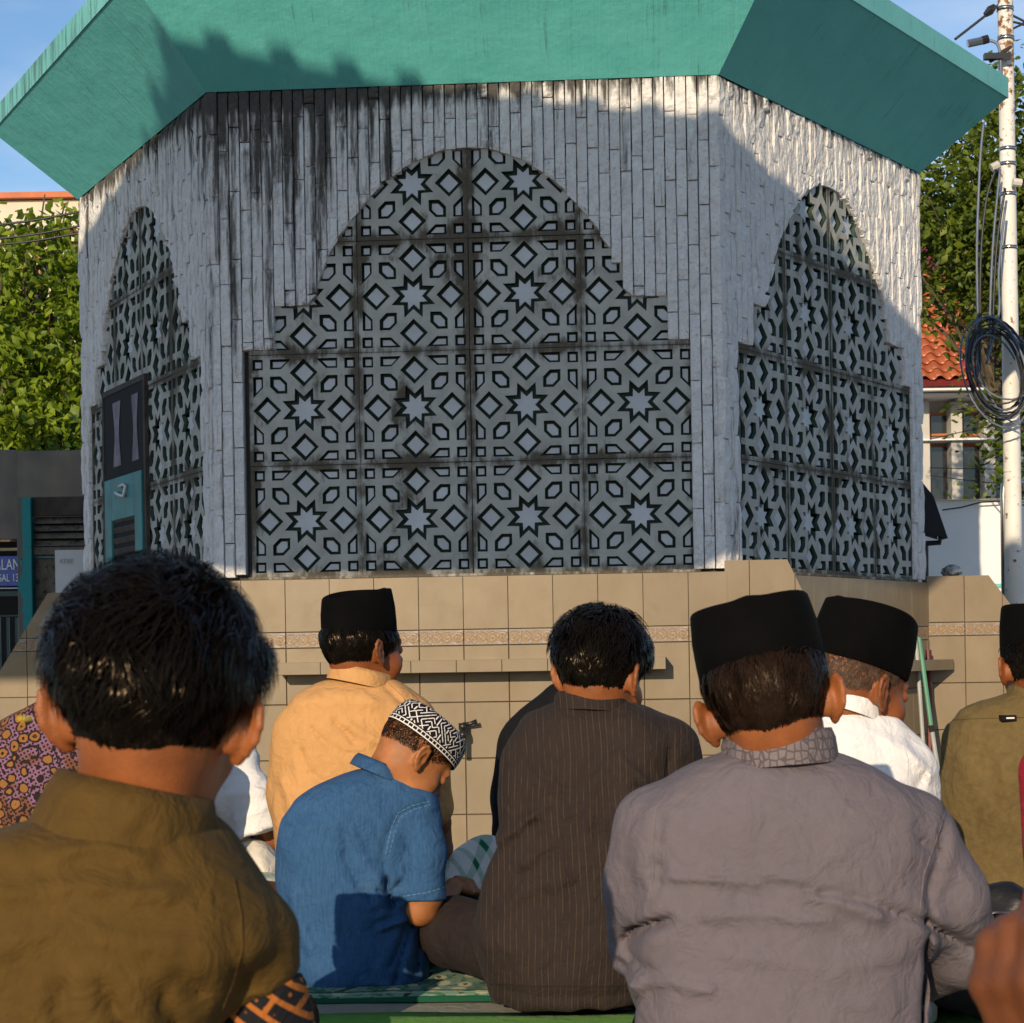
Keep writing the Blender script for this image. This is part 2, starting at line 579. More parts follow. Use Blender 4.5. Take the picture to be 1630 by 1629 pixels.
COL.objects.link(tmp)
bpy.context.view_layer.update()
raw = bpy.data.meshes.new_from_object(tmp)
bpy.data.objects.remove(tmp)
bm = bmesh.new()
bm.from_mesh(raw)
bmesh.ops.remove_doubles(bm, verts=bm.verts, dist=1e-5)
for v in bm.verts:
    x, y, z = v.co
    v.co = (x, (LY0 + LY1) / 2 - z, y)
bmesh.ops.recalc_face_normals(bm, faces=bm.faces)
for f in bm.faces: f.material_index = 0 if abs(f.normal.y) > 0.7 else 1
LATM = bpy.data.meshes.new("lattice_block")
bm.to_mesh(LATM)
bm.free()
LATM.materials.append(M_LAT)
LATM.materials.append(M_GREEN)
INM = {}
ins = shapes(0.035, 0.0315, 0.0285, 0.0205)
for k, (n, q) in enumerate(ins):
    cx = sum(p[0] for p in q) / len(q); cz = sum(p[1] for p in q) / len(q)
    m = MB().prism([(p[0] - cx, p[1] - cz) for p in q], 0.0325, 0.0555)
    INM[k] = (n, m.data(n, M_INSET), cx, cz, q)
FLOOR = MB().box(-hb, hb, 0.0545, 0.0575, -hb, hb).data("recess", M_GREEN)
door_s0, _ = face_hit(-1, 166, 700)
door_s1, _ = face_hit(-1, 229, 700)
for i in (0, 1, -1):
    bulk = MB()
    for bx in range(4):
        for bz in range(4):
            cx, cz = PC[i] - 1.0 + 0.25 + 0.5 * bx, 0.25 + 0.5 * bz
            lx = min(abs(cx - PC[i] - .25), abs(cx - PC[i] + .25))
            if arch(lx) < cz - 0.25 + 0.01: continue
            blk = bpy.data.objects.new("lattice_block", LATM)
            place(blk, FM(i, cx + rg.uniform(-.0008, .0008), rg.uniform(-.0035, .0015), ZB + cz) @ Matrix.Rotation(rg.uniform(-.006, .006), 4, 'X') @ Matrix.Rotation(rg.uniform(-.0025, .0025), 4, 'Y'), tower)
            fl = bpy.data.objects.new("recess", FLOOR)
            place(fl, FM(i, cx, 0, ZB + cz), blk)
            for k, (n, dat, ix, iz, q) in INM.items():
                if not any(z + cz < arch(x + cx - PC[i]) + 0.01 for x, z in q): continue
                dz = rg.uniform(-.002, .002)
                if i == 0:
                    o = bpy.data.objects.new(n, dat)
                    place(o, FM(i, cx + ix, dz, ZB + cz + iz), blk)
                else:
                    bulk.prism([(x + cx, z + cz) for x, z in q], 0.0325 + dz, 0.0555)
    if bulk.v: tag(bulk.obj("insets", M_INSET, tower, FM(i, 0, 0, ZB)), kind="stuff")
# thin moulding round the foot of the windows
for i in (0, 1, -1):
    mb = MB().box(PC[i] - 1.012, PC[i] + 1.012, -0.006, 0.05, ZB - 0.012, ZB + 0.0005, 0, 0.002)
    mb.obj("window_sill", M_LAT, tower, FM(i))

# eaves: flared soffit, fascia and the slab on top
EX, DZ, FH = 0.475, 0.39, 0.105
corn = []
for i in range(-2, 4):
    a, d, o, st = face(i)
    corn.append(st)
def rad(c, e): return c + (c - CEN).normalized() * e
for k in range(6):
    c0, c1 = corn[k], corn[(k + 1) % 6]
    i = k - 2
    a, d, o, st = face(i)
    sl_ = math.hypot(EX * math.cos(R(30)), DZ)
    s60 = EX * 0.5
    # local plane: x along the wall, y up the slope
    ex = Vector((d.x, d.y, 0)); ez = Vector((o.x, o.y, 0)) * (EX * math.cos(R(30))) + Vector((0, 0, DZ))
    ey = ez.normalized(); en = ex.cross(ey)
    Mx = Matrix(((ex.x, ey.x, en.x, c0.x), (ex.y, ey.y, en.y, c0.y), (ex.z, ey.z, en.z, ZT), (0, 0, 0, 1)))
    nx, ny = 24, 10
    v, f = [], []
    rr = random.Random(20 + k)
    for jy in range(ny + 1):
        for jx in range(nx + 1):
            ty, tx = jy / ny, jx / nx
            x0, x1 = -s60 * ty, S + s60 * ty
            zz = 0 if jx in (0, nx) or jy in (0, ny) else rr.uniform(-.0012, .0012)
            v.append((x0 + (x1 - x0) * tx, sl_ * ty, zz))
    for jy in range(ny):
        for jx in range(nx):
            q = jy * (nx + 1) + jx
            f.append((q, q + nx + 1, q + nx + 2, q + 1))
    add("soffit", v, f, M_TEAL, tower, Mx, None, True)
    o0, o1 = rad(c0, EX), rad(c1, EX)
    z0, z1 = ZT + DZ, ZT + DZ + FH
    p0, p1 = rad(c0, EX + 0.004), rad(c1, EX + 0.004)
    i0, i1 = rad(c0, EX - 0.09), rad(c1, EX - 0.09)
    add("fascia", [(p0.x, p0.y, z0 - .004), (p1.x, p1.y, z0 - .004), (p1.x, p1.y, z1), (p0.x, p0.y, z1), (i0.x, i0.y, z1), (i1.x, i1.y, z1)],
        [(0, 1, 2, 3), (3, 2, 5, 4)], M_FASCIA, tower)
top = [rad(c, EX - 0.09) for c in corn]
v = [(p.x, p.y, ZT + DZ + FH - .01) for p in top] + [(CEN.x, CEN.y, ZT + DZ + FH + 1.0)]
add("roof", v, [(k, (k + 1) % 6, 6) for k in range(6)], M_TEAL, tower)

# tiled base ------------------------------------------------------
def clip(poly, conv):
    out = list(poly)
    for k in range(len(conv)):
        a, b_ = conv[k], conv[(k + 1) % len(conv)]
        inp, out = out, []
        side = lambda p: (b_[0] - a[0]) * (p[1] - a[1]) - (b_[1] - a[1]) * (p[0] - a[0])
        for j in range(len(inp)):
            p, q = inp[j], inp[(j + 1) % len(inp)]
            sp, sq = side(p), side(q)
            if sp >= 0: out.append(p)
            if sp * sq < 0:
                t = sp / (sp - sq)
                out.append((p[0] + (q[0] - p[0]) * t, p[1] + (q[1] - p[1]) * t))
        if not out: return []
    return out
ROWS = [(0.0, 0.247), (0.251, 0.319), (0.323, 0.572), (0.576, 0.822), (0.826, 1.072), (1.076, 1.322)]
TILE_DATA = {}
def tiles(parent, M, area, x0, yf, ztop=ZB, every=True):
    """glazed tiles over a convex outline (x, z) on the plane y = yf of matrix M"""
    xs = [p[0] for p in area]
    zmin = min(p[1] for p in area)
    k0 = math.floor((min(xs) - x0) / 0.2)
    k1 = math.ceil((max(xs) - x0) / 0.2)
    for k in range(k0, k1):
        for r_, (ta, tb) in enumerate(ROWS):
            za, zb = ztop - tb, ztop - ta
            if zb < zmin: continue
            xa, xb = x0 + k * 0.2 + 0.0016, x0 + (k + 1) * 0.2 - 0.0016
            q = clip([(xa, za), (xb, za), (xb, zb), (xa, zb)], area)
            if len(q) < 3: continue
            ar = 0.5 * abs(sum(q[j][0] * q[(j + 1) % len(q)][1] - q[(j + 1) % len(q)][0] * q[j][1] for j in range(len(q))))
            if ar < 2e-4: continue
            m = M_BORDER if r_ == 1 else M_TILE
            nm = "border_tile" if r_ == 1 else "tile"
            full = abs(ar - (xb - xa) * (zb - za)) < 1e-6
            cx, cz = (xa + xb) / 2, (za + zb) / 2
            if full:
                key = (nm, round(zb - za, 4))
                if key not in TILE_DATA:
                    w_, h_ = (xb - xa) / 2, (zb - za) / 2
                    TILE_DATA[key] = MB().box(-w_, w_, 0, 0.011, -h_, h_, 0, 0.0018).data(nm, m)
                dat = TILE_DATA[key]
            else:
                dat = MB().prism([(p[0] - cx, p[1] - cz) for p in q], 0, 0.011).data(nm, m)
            o = bpy.data.objects.new(nm, dat)
            place(o, M @ Matrix.Translation((cx, yf + rg.uniform(-.0012, .0012), cz)) @ Matrix.Rotation(rg.uniform(-.004, .004), 4, 'X') @ Matrix.Rotation(rg.uniform(-.004, .004), 4, 'Z'), parent)
ZF = -0.29
x740, _ = face_hit(0, 740, 1100)
MB().box(0.0, S, -0.004, 0.051, ZF, ZB - 0.012).obj("base_wall", M_GROUT, tower, FM(0))
tiles(tower, FM(0), [(0.0, ZF), (S, ZF), (S, ZB - .014), (0, ZB - .014)], x740, -0.0145)
MB().box(0.0, S, -0.004, 0.051, ZF, ZB - 0.012).obj("base_wall", M_GROUT, tower, FM(1))
tiles(tower, FM(1), [(0.004, ZF), (S, ZF), (S, ZB - .014), (0.004, ZB - .014)], 0.06, -0.0145)
MB().box(0.0, S, -0.004, 0.051, ZF, ZB - 0.012).obj("base_wall", M_TILE, tower, FM(-1))
# wing walls
def wing(M, outline, x0, ztop):
    o = MB().prism([(p[0], p[1]) for p in outline], 0.0, 0.16).obj("wing_wall", M_GROUT, tower, M)
    top = MB()
    n = len(outline)
    cx = sum(p[0] for p in outline) / n
    for k in range(1, n - 1):                      # tiled coping along the head
        pass
    tiles(o, M, outline, x0, -0.0112, ztop)
wing(FM(0), [(S - .01, ZF), (S + .62, ZF), (S + .42, ZB - .30), (S + .265, ZB + .035), (S - .01, ZB + .035)], x740 + 1.07, ZB + .035)
a, d, o, st = face(1)
rc = st + d * S
Mr = Matrix.Translation((rc.x, rc.y, 0)) @ Matrix.Rotation(-ROT, 4, 'Z')
wing(Mr, [(0.0, ZF), (0.62, ZF), (0.56, ZB - .30), (0.33, ZB + .02), (0.0, ZB + .02)], 0.02 - .02, ZB + .02)
a, d, o, st = face(-1)
Ml = Matrix.Translation((st.x, st.y, 0)) @ Matrix.Rotation(-ROT, 4, 'Z')
wing(Ml, [(-0.72, ZF), (0.0, ZF), (0.0, ZB + .02), (-0.20, ZB + .02), (-0.72, ZB - .78)], -0.125, ZB + .02)

# shelf with tiled front
xa, za = face_hit(0, 440, 1079, .15)
xb, zb = face_hit(0, 1060, 1062, .15)
shz = (za + zb) / 2
sh = MB().box(xa, xb, -0.165, -0.004, shz, shz + 0.056).obj("shelf", M_TILE, tower, FM(0))
x = xa
while x < xb - .01:
    x2 = min(x + 0.2, xb)
    MB().box(x + .001, x2 - .001, -0.175, -0.1655, shz + .001, shz + .055, 0, .0015).obj("tile", M_TILE, sh, FM(0))
    x = x2
s2, z2 = face_hit(1, 1455, 1062, .1)
sh2 = MB().box(s2 - .4, S + .02, -0.14, -0.004, z2 - .02, z2 + 0.035).obj("shelf", M_TILE, tower, FM(1))

# door in the left wall
M_DOOR = plain("teal door paint", (0.012, 0.16, 0.175), 0.5, 0.3, 8, 0.3, 30, 0.004, world=True, dirt=(0.05, 0.06, 0.055), dthr=(0.58, 0.72))
M_DARKWOOD = plain("old dark wood", (0.045, 0.036, 0.03), 0.8, 0.5, 9, 0.4, 40, 0.006, world=True)
M_BLACK = plain("flat black for unlit openings", (0.006, 0.006, 0.006), 0.9, bump=0)  # flat black stands in for the shade inside openings
M_CURTAIN = plain("grey violet curtain", (0.20, 0.185, 0.22), 0.8, 0.3, 12, 0.3, 30, .01, world=True)
M_PAPER = plain("white paper", (0.62, 0.63, 0.65), 0.7, 0.08, 6, 0.1, world=True)
dz0 = ZB - 0.02
dz1 = face_hit(-1, 200, 618)[1]
door = MB().box(door_s0, door_s1, 0.0015, 0.0045, dz0, dz1).obj("door", M_BLACK, tower, FM(-1))  # black sheet painted as the dark doorway, no depth behind it
dw = door_s1 - door_s0
for (a0, a1, q0, q1) in ((door_s0 - .03, door_s0, dz0, dz1 + .03), (door_s1, door_s1 + .03, dz0, dz1 + .03), (door_s0, door_s1, dz1, dz1 + .03)):
    MB().box(a0, a1, -0.004, 0.016, q0, q1, 0, .002).obj("door_frame", M_DARKWOOD, door, FM(-1))
zl = face_hit(-1, 200, 757)[1]
lw = dw * .06
leaf = [(door_s0 + .03, door_s0 + .16, dz0, zl), (door_s1 - .15, door_s1 - .02, dz0, zl), (door_s0 + .16, door_s1 - .15, zl - .22, zl), (door_s0 + .16, door_s1 - .15, dz0, dz0 + .10)]
for k, (a0, a1, q0, q1) in enumerate(leaf):
    MB().box(a0, a1, -0.012, 0.001, q0, q1, 0, .003).obj("door_rail", M_DOOR, door, FM(-1))
z = dz0 + .10
while z < zl - .23:
    MB().raw([(door_s0 + .16, -.002, z), (door_s1 - .15, -.002, z), (door_s1 - .15, -.010, z - .035 + .06), (door_s0 + .16, -.010, z - .035 + .06),
              (door_s0 + .16, .001, z), (door_s1 - .15, .001, z), (door_s1 - .15, -.006, z + .03), (door_s0 + .16, -.006, z + .03)],
             [(0, 1, 2, 3), (7, 6, 5, 4), (0, 4, 5, 1), (3, 2, 6, 7)]).obj("louvre_slat", M_DARKWOOD, door, FM(-1))
    z += 0.055
for (c0, cw) in ((.34, .10), (.80, .08)):
    cc = door_s0 + dw * c0
    v, f = [], []
    for k in range(9):
        t = k / 8
        zz = zl + .06 + (dz1 - .05 - zl - .06) * t
        pin = 1 - .45 * math.sin(math.pi * t) ** 1.5
        for j in range(7):
            u = j / 6 - .5
            v.append((cc + u * dw * cw * 2 * pin, -.002 + .003 * math.sin(j * 2.6), zz))
    for k in range(8):
        for j in range(6): f.append((k * 7 + j, k * 7 + j + 1, k * 7 + j + 8, k * 7 + j + 7))
    add("curtain", v, f, M_CURTAIN, door, FM(-1), None, True)
hx, hz = (door_s0 + door_s1) / 2, zl - .10
MB().tube([(hx - .09, -.022, hz + .02), (hx - .03, -.024, hz + .005), (hx + .07, -.024, hz - .01), (hx + .1, -.022, hz + .04), (hx + .05, -.022, hz + .05), (hx - .02, -.022, hz + .045)], .008, 6).obj("door_handle", M_PAPER, door, FM(-1), True)
MB().box(hx - .05, hx + .15, -.0155, -.0135, dz0 + .0, dz0 + .10).obj("notice_paper", M_PAPER, door, FM(-1))

# taps on the tiled base
M_TAP = plain("black plastic", (0.012, 0.012, 0.013), 0.35, bump=0)
M_PVC = plain("white pvc pipe", (0.52, 0.50, 0.44), 0.5, bump=0)
tx, tz = face_hit(0, 738, 1163)
pt = FM(0) @ Vector((tx, -.02, tz))
tap = empty("water_tap", pt)
tag(tap, "small black water tap on the beige tiles beside the patterned cap", "tap")
L = lambda x, y, z: pt + Vector((x, y, z))
MB().tube([L(0, .006, 0), L(0, -.07, 0), L(0, -.085, -.012), L(0, -.085, -.03)], [.016, .016, .017, .017], 12).obj("body", M_TAP, tap, None, True)
MB().tube([L(0, -.05, .005), L(0, -.05, .035)], .019, 12).obj("valve", M_TAP, tap, None, True)
MB().tube([L(0, -.05, .03), L(.03, -.055, .032), L(.062, -.06, .041)], [.009, .008, .012], 8).obj("lever", M_TAP, tap, None, True)
MB().tube([L(-.002, -.085, -.03), L(-.003, -.085, -.105)], .0115, 10).obj("spout_pipe", M_PVC, tap, None, True)
# ------------------------------------------------------------------ unseen roof behind the congregation, shaped to shade the tower
M_RTILE = plain("red clay roof tile", (0.42, 0.095, 0.03), 0.65, 0.3, 9, 0.3, 40, .006, dirt=(0.10, 0.05, 0.03), dthr=(.6, .8))
M_CREAM = plain("cream wall paint", (0.62, 0.56, 0.44), 0.8, 0.06, 2, 0.2, 30, .004, world=True)
M_WHITE = plain("white wall paint", (0.80, 0.79, 0.78), 0.75, 0.05, 2, 0.15, 30, .003, world=True)
gate = empty("unseen_shade_roof", (-2.5, 1.5, 0))  # unseen roof read from its shadow; gateway form and pillars are made up
tag(gate, "unseen roof with ridge tiles shading the tower, on made-up pillars behind the seated rows", "gateway")
def gtop(x): return 5.83 - 0.155 * (x + 4.8) if x > -4.8 else 5.83 + (0.02 * (-4.8 - x) if x > -5.6 else 0.016 + .45 * (-5.6 - x))  # left end raised to keep the metal wall in shade
MB().prism([(-8.2, 3.60), (-4.5, 3.56), (-3.4, 3.43), (-1.4, 3.37), (-.60, 3.86), (-.30, 4.10), (3.4, 4.12), (3.4, gtop(3.4)), (-4.8, 5.83), (-5.6, gtop(-5.6)), (-8.2, gtop(-8.2))], 1.35, 1.65).obj("roof_wall", M_CREAM, gate)  # outline follows the shade wanted on the walls, lower edge clears the tiles
for xx in (-7.9, 3.1):
    MB().box(xx - .25, xx + .25, 1.25, 1.75, -0.30, 3.58 if xx < 0 else 4.14).obj("pillar", M_CREAM, gate)
xx = -8.0
while xx < 3.2:                                  # half-round ridge tiles
    z0, z1 = gtop(xx), gtop(xx + .27)
    MB().tube([(xx, 1.5, z0 - .03), (xx + .17, 1.5, z1 + (z0 - z1) * .3 - .03), (xx + .20, 1.5, z1 + .0), (xx + .265, 1.5, z1 - .01)], [.055, .06, .085, .085], 8).obj("ridge_tile", M_RTILE, gate)
    xx += .27

# ------------------------------------------------------------------ trees
def mat_leaf(name, a, b_):
    t = NT(name)
    o = t.obj()
    c = t.mix(t.rng(t.noise(o, 4.5, 4), 0.34, 0.62), a, b_)
    c = t.mix(t.rng(t.noise(o, 23, 2), 0.62, 0.72, 0, .5), c, (0.20, 0.17, 0.02))
    tr = t.n("BsdfTranslucent")
    t.ln(c, tr.inputs['Color'])
    m = t.n("MixShader")
    m.inputs['Fac'].default_value = 0.34
    t.done(c, 0.5, None, 0.4)
    t.ln(t.b.outputs[0], m.inputs[1])
    t.ln(tr.outputs[0], m.inputs[2])
    t.ln(m.outputs[0], t.t.nodes["Material Output"].inputs['Surface'])
    return t.mat
M_LEAF = mat_leaf("yellow green leaves", (0.055, 0.11, 0.007), (0.26, 0.35, 0.020))
M_LEAF2 = mat_leaf("mid green leaves", (0.035, 0.07, 0.006), (0.16, 0.21, 0.018))
M_BARK = plain("grey brown bark", (0.10, 0.075, 0.05), 0.9, .4, 12, .5, 40, .01)

def tree(label, base, blobs, n, leaf, mat, seed, group, droop=.6):
    rr = random.Random(seed)
    root = empty("tree", base)
    tag(root, label, "tree", group)
    tr = MB()
    top = Vector((base[0], base[1], base[2])) 
    cs = [W(x, y, D) for x, y, rx, ry, D in blobs]
    hub = Vector((base[0], base[1], base[2] + (sum(c.z for c in cs) / len(cs) - base[2]) * .55))
    tr.tube([top, (top + hub) / 2 + Vector((.1, .05, 0)), hub], [.22, .17, .13], 8)
    for c in cs:
        mid = (hub + c) / 2 + Vector((rr.uniform(-.3, .3), rr.uniform(-.3, .3), rr.uniform(-.1, .3)))
        tr.tube([hub, mid, c], [.09, .06, .02], 6)
        for k in range(7):
            e = c + Vector((rr.gauss(0, 1), rr.gauss(0, 1), rr.gauss(0, .7))).normalized() * rr.uniform(.4, .9)
            tr.tube([mid, (mid + e) / 2 + Vector((0, 0, .08)), e], [.03, .018, .006], 4)
    tr.obj("trunk", M_BARK, root)
    v, f = [], []
    wsum = sum(b_[2] * b_[3] for b_ in blobs)
    for (x, y, rx, ry, D), c in zip(blobs, cs):
        k_ = D / F
        m = int(n * rx * ry / wsum)
        # sprays: clumps of leaves hanging along short twigs
        ns = max(4, m // 14)
        for s_ in range(ns):
            u = Vector((rr.gauss(0, 1), rr.gauss(0, 1), rr.gauss(0, 1))).normalized()
            rad_ = rr.uniform(.45, 1.0) ** .6
            q = c + Vector((u.x * rx * k_, u.y * (rx + ry) * .5 * k_, u.z * ry * k_)) * rad_
            tw = Vector((u.x, u.y * .8 - .25, u.z * .5 - .35)).normalized()
            for l_ in range(14):
                p = q + tw * (l_ * .035) + Vector((rr.gauss(0, .07), rr.gauss(0, .07), rr.gauss(0, .05)))
                d = Vector((rr.gauss(0, .8), rr.gauss(0, .8) - .2, -droop + rr.gauss(0, .5))).normalized()
                sd = d.cross(Vector((rr.gauss(0, 1), rr.gauss(0, 1), rr.gauss(0, 1) + .8))).normalized()
                L_ = leaf * rr.uniform(.45, 1.3)
                nrm = d.cross(sd)
                w_ = L_ * rr.uniform(.2, .34)
                i0 = len(v)
                v += [p, p + d * L_ * .45 + sd * w_ - nrm * L_ * .05, p + d * L_ - nrm * L_ * .18, p + d * L_ * .45 - sd * w_ - nrm * L_ * .05, p + d * L_ * .5 + nrm * L_ * .04]
                f += [(i0, i0 + 1, i0 + 4), (i0 + 1, i0 + 2, i0 + 4), (i0 + 2, i0 + 3, i0 + 4), (i0 + 3, i0, i0 + 4)]
    add("crown", v, f, mat, root, None, None, True)
    return root
g = W(60, 1100, 17)
tree("bright yellow green leafy tree left of the white tower, above the dull metal wall", (g.x - .4, 17.6, -.3),
     [(60, 470, 75, 85, 17), (20, 620, 80, 90, 16.8), (105, 600, 60, 100, 17), (110, 400, 45, 60, 17.3), (-40, 520, 70, 110, 17.5), (60, 700, 80, 45, 16.6), (130, 520, 50, 120, 17.8)], 12500, .105, M_LEAF, 4, "trees round the courtyard", .8)
g = W(1560, 1100, 19)
tree("tall green tree right of the white tower, behind the utility pole", (g.x + .9, 19.6, -.3),
     [(1540, 330, 70, 70, 19), (1620, 270, 70, 110, 19.3), (1500, 385, 60, 55, 18.8), (1600, 430, 60, 60, 19), (1550, 470, 40, 45, 18.6), (1680, 380, 70, 130, 19.5), (1500, 300, 55, 60, 19.4), (1640, 160, 50, 60, 19.6), (1612, 640, 26, 60, 18.8), (1622, 790, 22, 60, 19)], 15000, .10, M_LEAF2, 9, "trees round the courtyard", .5)

# ------------------------------------------------------------------ things on the left
def pxbox(mb, x0, y0, x1, y1, D, th, mi=0, bev=0.0):
    a, c = W(x0, y1, D), W(x1, y0, D)
    return mb.box(a.x, c.x, D, D + th, a.z, c.z, mi, bev)
M_ORANGE = plain("orange cornice paint", (0.50, 0.15, 0.06), 0.7, .15, 3, .2, 30, .004, world=True)
hb_ = empty("cream_building", W(20, 1046, 46))
hb_.location.z = -.3
WM[hb_.name] = Matrix.Translation(hb_.location)
hb_.matrix_basis = WM[hb_.name]
tag(hb_, "cream building with orange cornice far behind the left tree", "building")
pxbox(MB(), -160, 318, 128, 1080, 46, 6).obj("wall", M_CREAM, hb_)
pxbox(MB(), -165, 304, 131, 318, 45.8, 6.3).obj("cornice", M_ORANGE, hb_)
pxbox(MB(), -160, 366, 128, 372, 45.85, .15).obj("string_course", M_ORANGE, hb_)
pxbox(MB(), -160, 384, 128, 390, 45.8, .2).obj("ledge", M_ORANGE, hb_)
M_GLASS = NT("dark window glass").done((0.02, 0.022, 0.025), 0.08, None, 0.6)
for k in range(4):
    wo = pxbox(MB(), -120 + 60 * k, 400, -84 + 60 * k, 450, 45.9, .1).obj("window", M_ORANGE, hb_)
    pxbox(MB(), -116 + 60 * k, 404, -88 + 60 * k, 446, 45.87, .03).obj("pane", M_GLASS, wo)

M_METAL = NT("rust streaked sheet metal")
o_ = M_METAL.pos()
c_ = M_METAL.mix(M_METAL.rng(M_METAL.noise(M_METAL.scale(o_, (1.6, 1.6, .35)), 1.5, 6), .3, .7), (0.10, 0.095, 0.085), (0.17, 0.14, 0.115))
c_ = M_METAL.mix(M_METAL.rng(M_METAL.noise(M_METAL.scale(o_, (3.5, 3.5, .5)), 2, 6), .6, .8, 0, .6), c_, (0.13, 0.055, 0.04))
M_METAL = M_METAL.done(c_, M_METAL.rng(M_METAL.noise(o_, 6, 5), .3, .7, .4, .7), M_METAL.bump(M_METAL.noise(o_, 3, 3), .15, .03), .4, .2)
mw = empty("metal_wall", W(0, 1100, 14.5))
tag(mw, "dull rust streaked sheet metal wall below the left tree", "wall")
for k, (xa_, xb_) in enumerate(((-140, -62), (-61, 27), (28, 160))):
    pxbox(MB(), xa_, 716, xb_, 860, 14.5 + .01 * (k % 2), .03, 0, .004).obj("metal_panel", M_METAL, mw)
pxbox(MB(), -140, 860, 160, 1110, 14.9, .05).obj("black_opening_sheet", M_BLACK, mw)  # black sheet in place of the unlit space below the panels
M_BRASS = plain("dull gold rail paint", (0.38, 0.28, 0.12), .45, .2, 8, .1)
pxbox(MB(), -120, 872, 40, 879, 14.2, .06).obj("rail", M_BRASS, mw)

M_BLUE = plain("blue sign enamel", (0.028, 0.075, 0.36), .4, .12, 5, .05)
sg = empty("street_sign", W(0, 937, 13.6))
tag(sg, "blue street sign with white lettering beside the peeling teal post", "sign")
pxbox(MB(), -95, 885, 32, 935, 13.6, .03, 0, .004).obj("plate", M_BLUE, sg)
pxbox(MB(), -97, 935.5, 34, 939, 13.58, .04).obj("lower_edge", M_WHITE, sg)
def text(body, px, py, D, hpx, mat, parent, name="lettering", align='LEFT', sx=1.0):
    fc = bpy.data.curves.new("t", 'FONT')
    fc.body = body
    fc.size = hpx * D / F / .70
    fc.align_x = align
    fc.extrude = .0015
    ob = bpy.data.objects.new("t", fc)
    COL.objects.link(ob)
    bpy.context.view_layer.update()
    m = bpy.data.meshes.new_from_object(ob)
    bpy.data.objects.remove(ob)
    m.materials.clear()
    m.materials.append(mat)
    p = W(px, py, D)
    return place(bpy.data.objects.new(name, m), Matrix.Translation(p) @ Matrix.Rotation(R(90), 4, 'X') @ Matrix.Diagonal((sx, 1, 1, 1)), parent)
text("JALAN I", -13, 907.5, 13.597, 17, M_WHITE, sg, sx=.66)
text("SAL 132", -2.5, 926, 13.597, 12, M_WHITE, sg, sx=.66)
M_PEEL = NT("peeling teal paint on grey wood")
o_ = M_PEEL.pos()
pn = M_PEEL.noise(M_PEEL.scale(o_, (14, 14, 3)), 1, 7, .6)
pe = M_PEEL.rng(M_PEEL.math('MULTIPLY_ADD', M_PEEL.rng(M_PEEL.xyz(o_)[0], -3.03, -2.985), .30, pn), .60, .63)
c_ = M_PEEL.mix(pe, (0.12, 0.11, 0.095), (0.02, 0.22, 0.235))
c_ = M_PEEL.mix(M_PEEL.rng(M_PEEL.noise(o_, 30, 4), .63, .7), c_, (0.02, 0.025, 0.025))
M_PEEL = M_PEEL.done(c_, .7, M_PEEL.bump(pe, .6, .004), .3)
sk = empty("wooden_shed", W(80, 1100, 12.6))
tag(sk, "old wooden shed front with peeling teal post and dark louvres", "shed")
pxbox(MB(), 31, 792, 49, 1110, 12.5, .09, 0, .004).obj("post", M_PEEL, sk)
pxbox(MB(), 49, 790, 150, 822, 12.56, .05, 0, .003).obj("lintel", M_DARKWOOD, sk)
M_GREYWOOD = plain("weathered grey wood", (0.13, 0.115, 0.095), .85, .4, 11, .4, 50, .006, world=True, dirt=(0.025, 0.02, 0.018), dthr=(.52, .66))
for k in range(5):
    y_ = 823 + k * 12
    a, c = W(51, y_ + 11, 12.56), W(150, y_, 12.56)
    MB().raw([(a.x, 12.56, a.z), (c.x, 12.56, a.z), (c.x, 12.60, c.z), (a.x, 12.60, c.z), (a.x, 12.58, a.z), (c.x, 12.58, a.z), (c.x, 12.62, c.z), (a.x, 12.62, c.z)],
             [(0, 1, 2, 3), (7, 6, 5, 4), (0, 4, 5, 1), (2, 6, 7, 3)]).obj("louvre_slat", M_GREYWOOD, sk)
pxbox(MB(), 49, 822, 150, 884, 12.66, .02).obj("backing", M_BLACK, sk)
pxbox(MB(), 49, 870, 150, 884, 12.55, .04, 0, .003).obj("cross_rail", M_GREYWOOD, sk)
pxbox(MB(), 50, 884, 150, 1110, 12.60, .03).obj("door_panel", M_GREYWOOD, sk)
pxbox(MB(), 50, 885, 90, 889, 12.57, .03).obj("green_trim", M_DOOR, sk)
M_PAPER2 = plain("faded white notice", (0.56, 0.57, 0.60), .6, .06, 5, .05)
nt_ = pxbox(MB(), 89, 875, 150, 980, 12.53, .012).obj("notice_board", M_PAPER2)
tag(nt_, "white notice sheet on the old wooden shed behind the large dark head", "notice")
M_GREYTXT = plain("grey print", (0.36, 0.36, 0.38), .7, bump=0)
text("KEBE", 95, 897, 12.528, 7, M_GREYTXT, nt_)
M_BARS = plain("dark green gate paint", (0.01, 0.05, 0.05), .5, .2, 8, .1)
gt = empty("bar_gate", W(0, 1110, 13.2))
tag(gt, "dark green bar gate under the blue street sign", "gate")
pxbox(MB(), -80, 979, 33, 983, 13.2, .03).obj("top_rail", M_BARS, gt)
for k in range(8):
    pxbox(MB(), -72 + k * 14, 983, -70 + k * 14, 1120, 13.2, .02).obj("bar", M_BARS, gt)
pxbox(MB(), -100, 941, 33, 951, 13.5, .03).obj("header", M_BARS, gt)

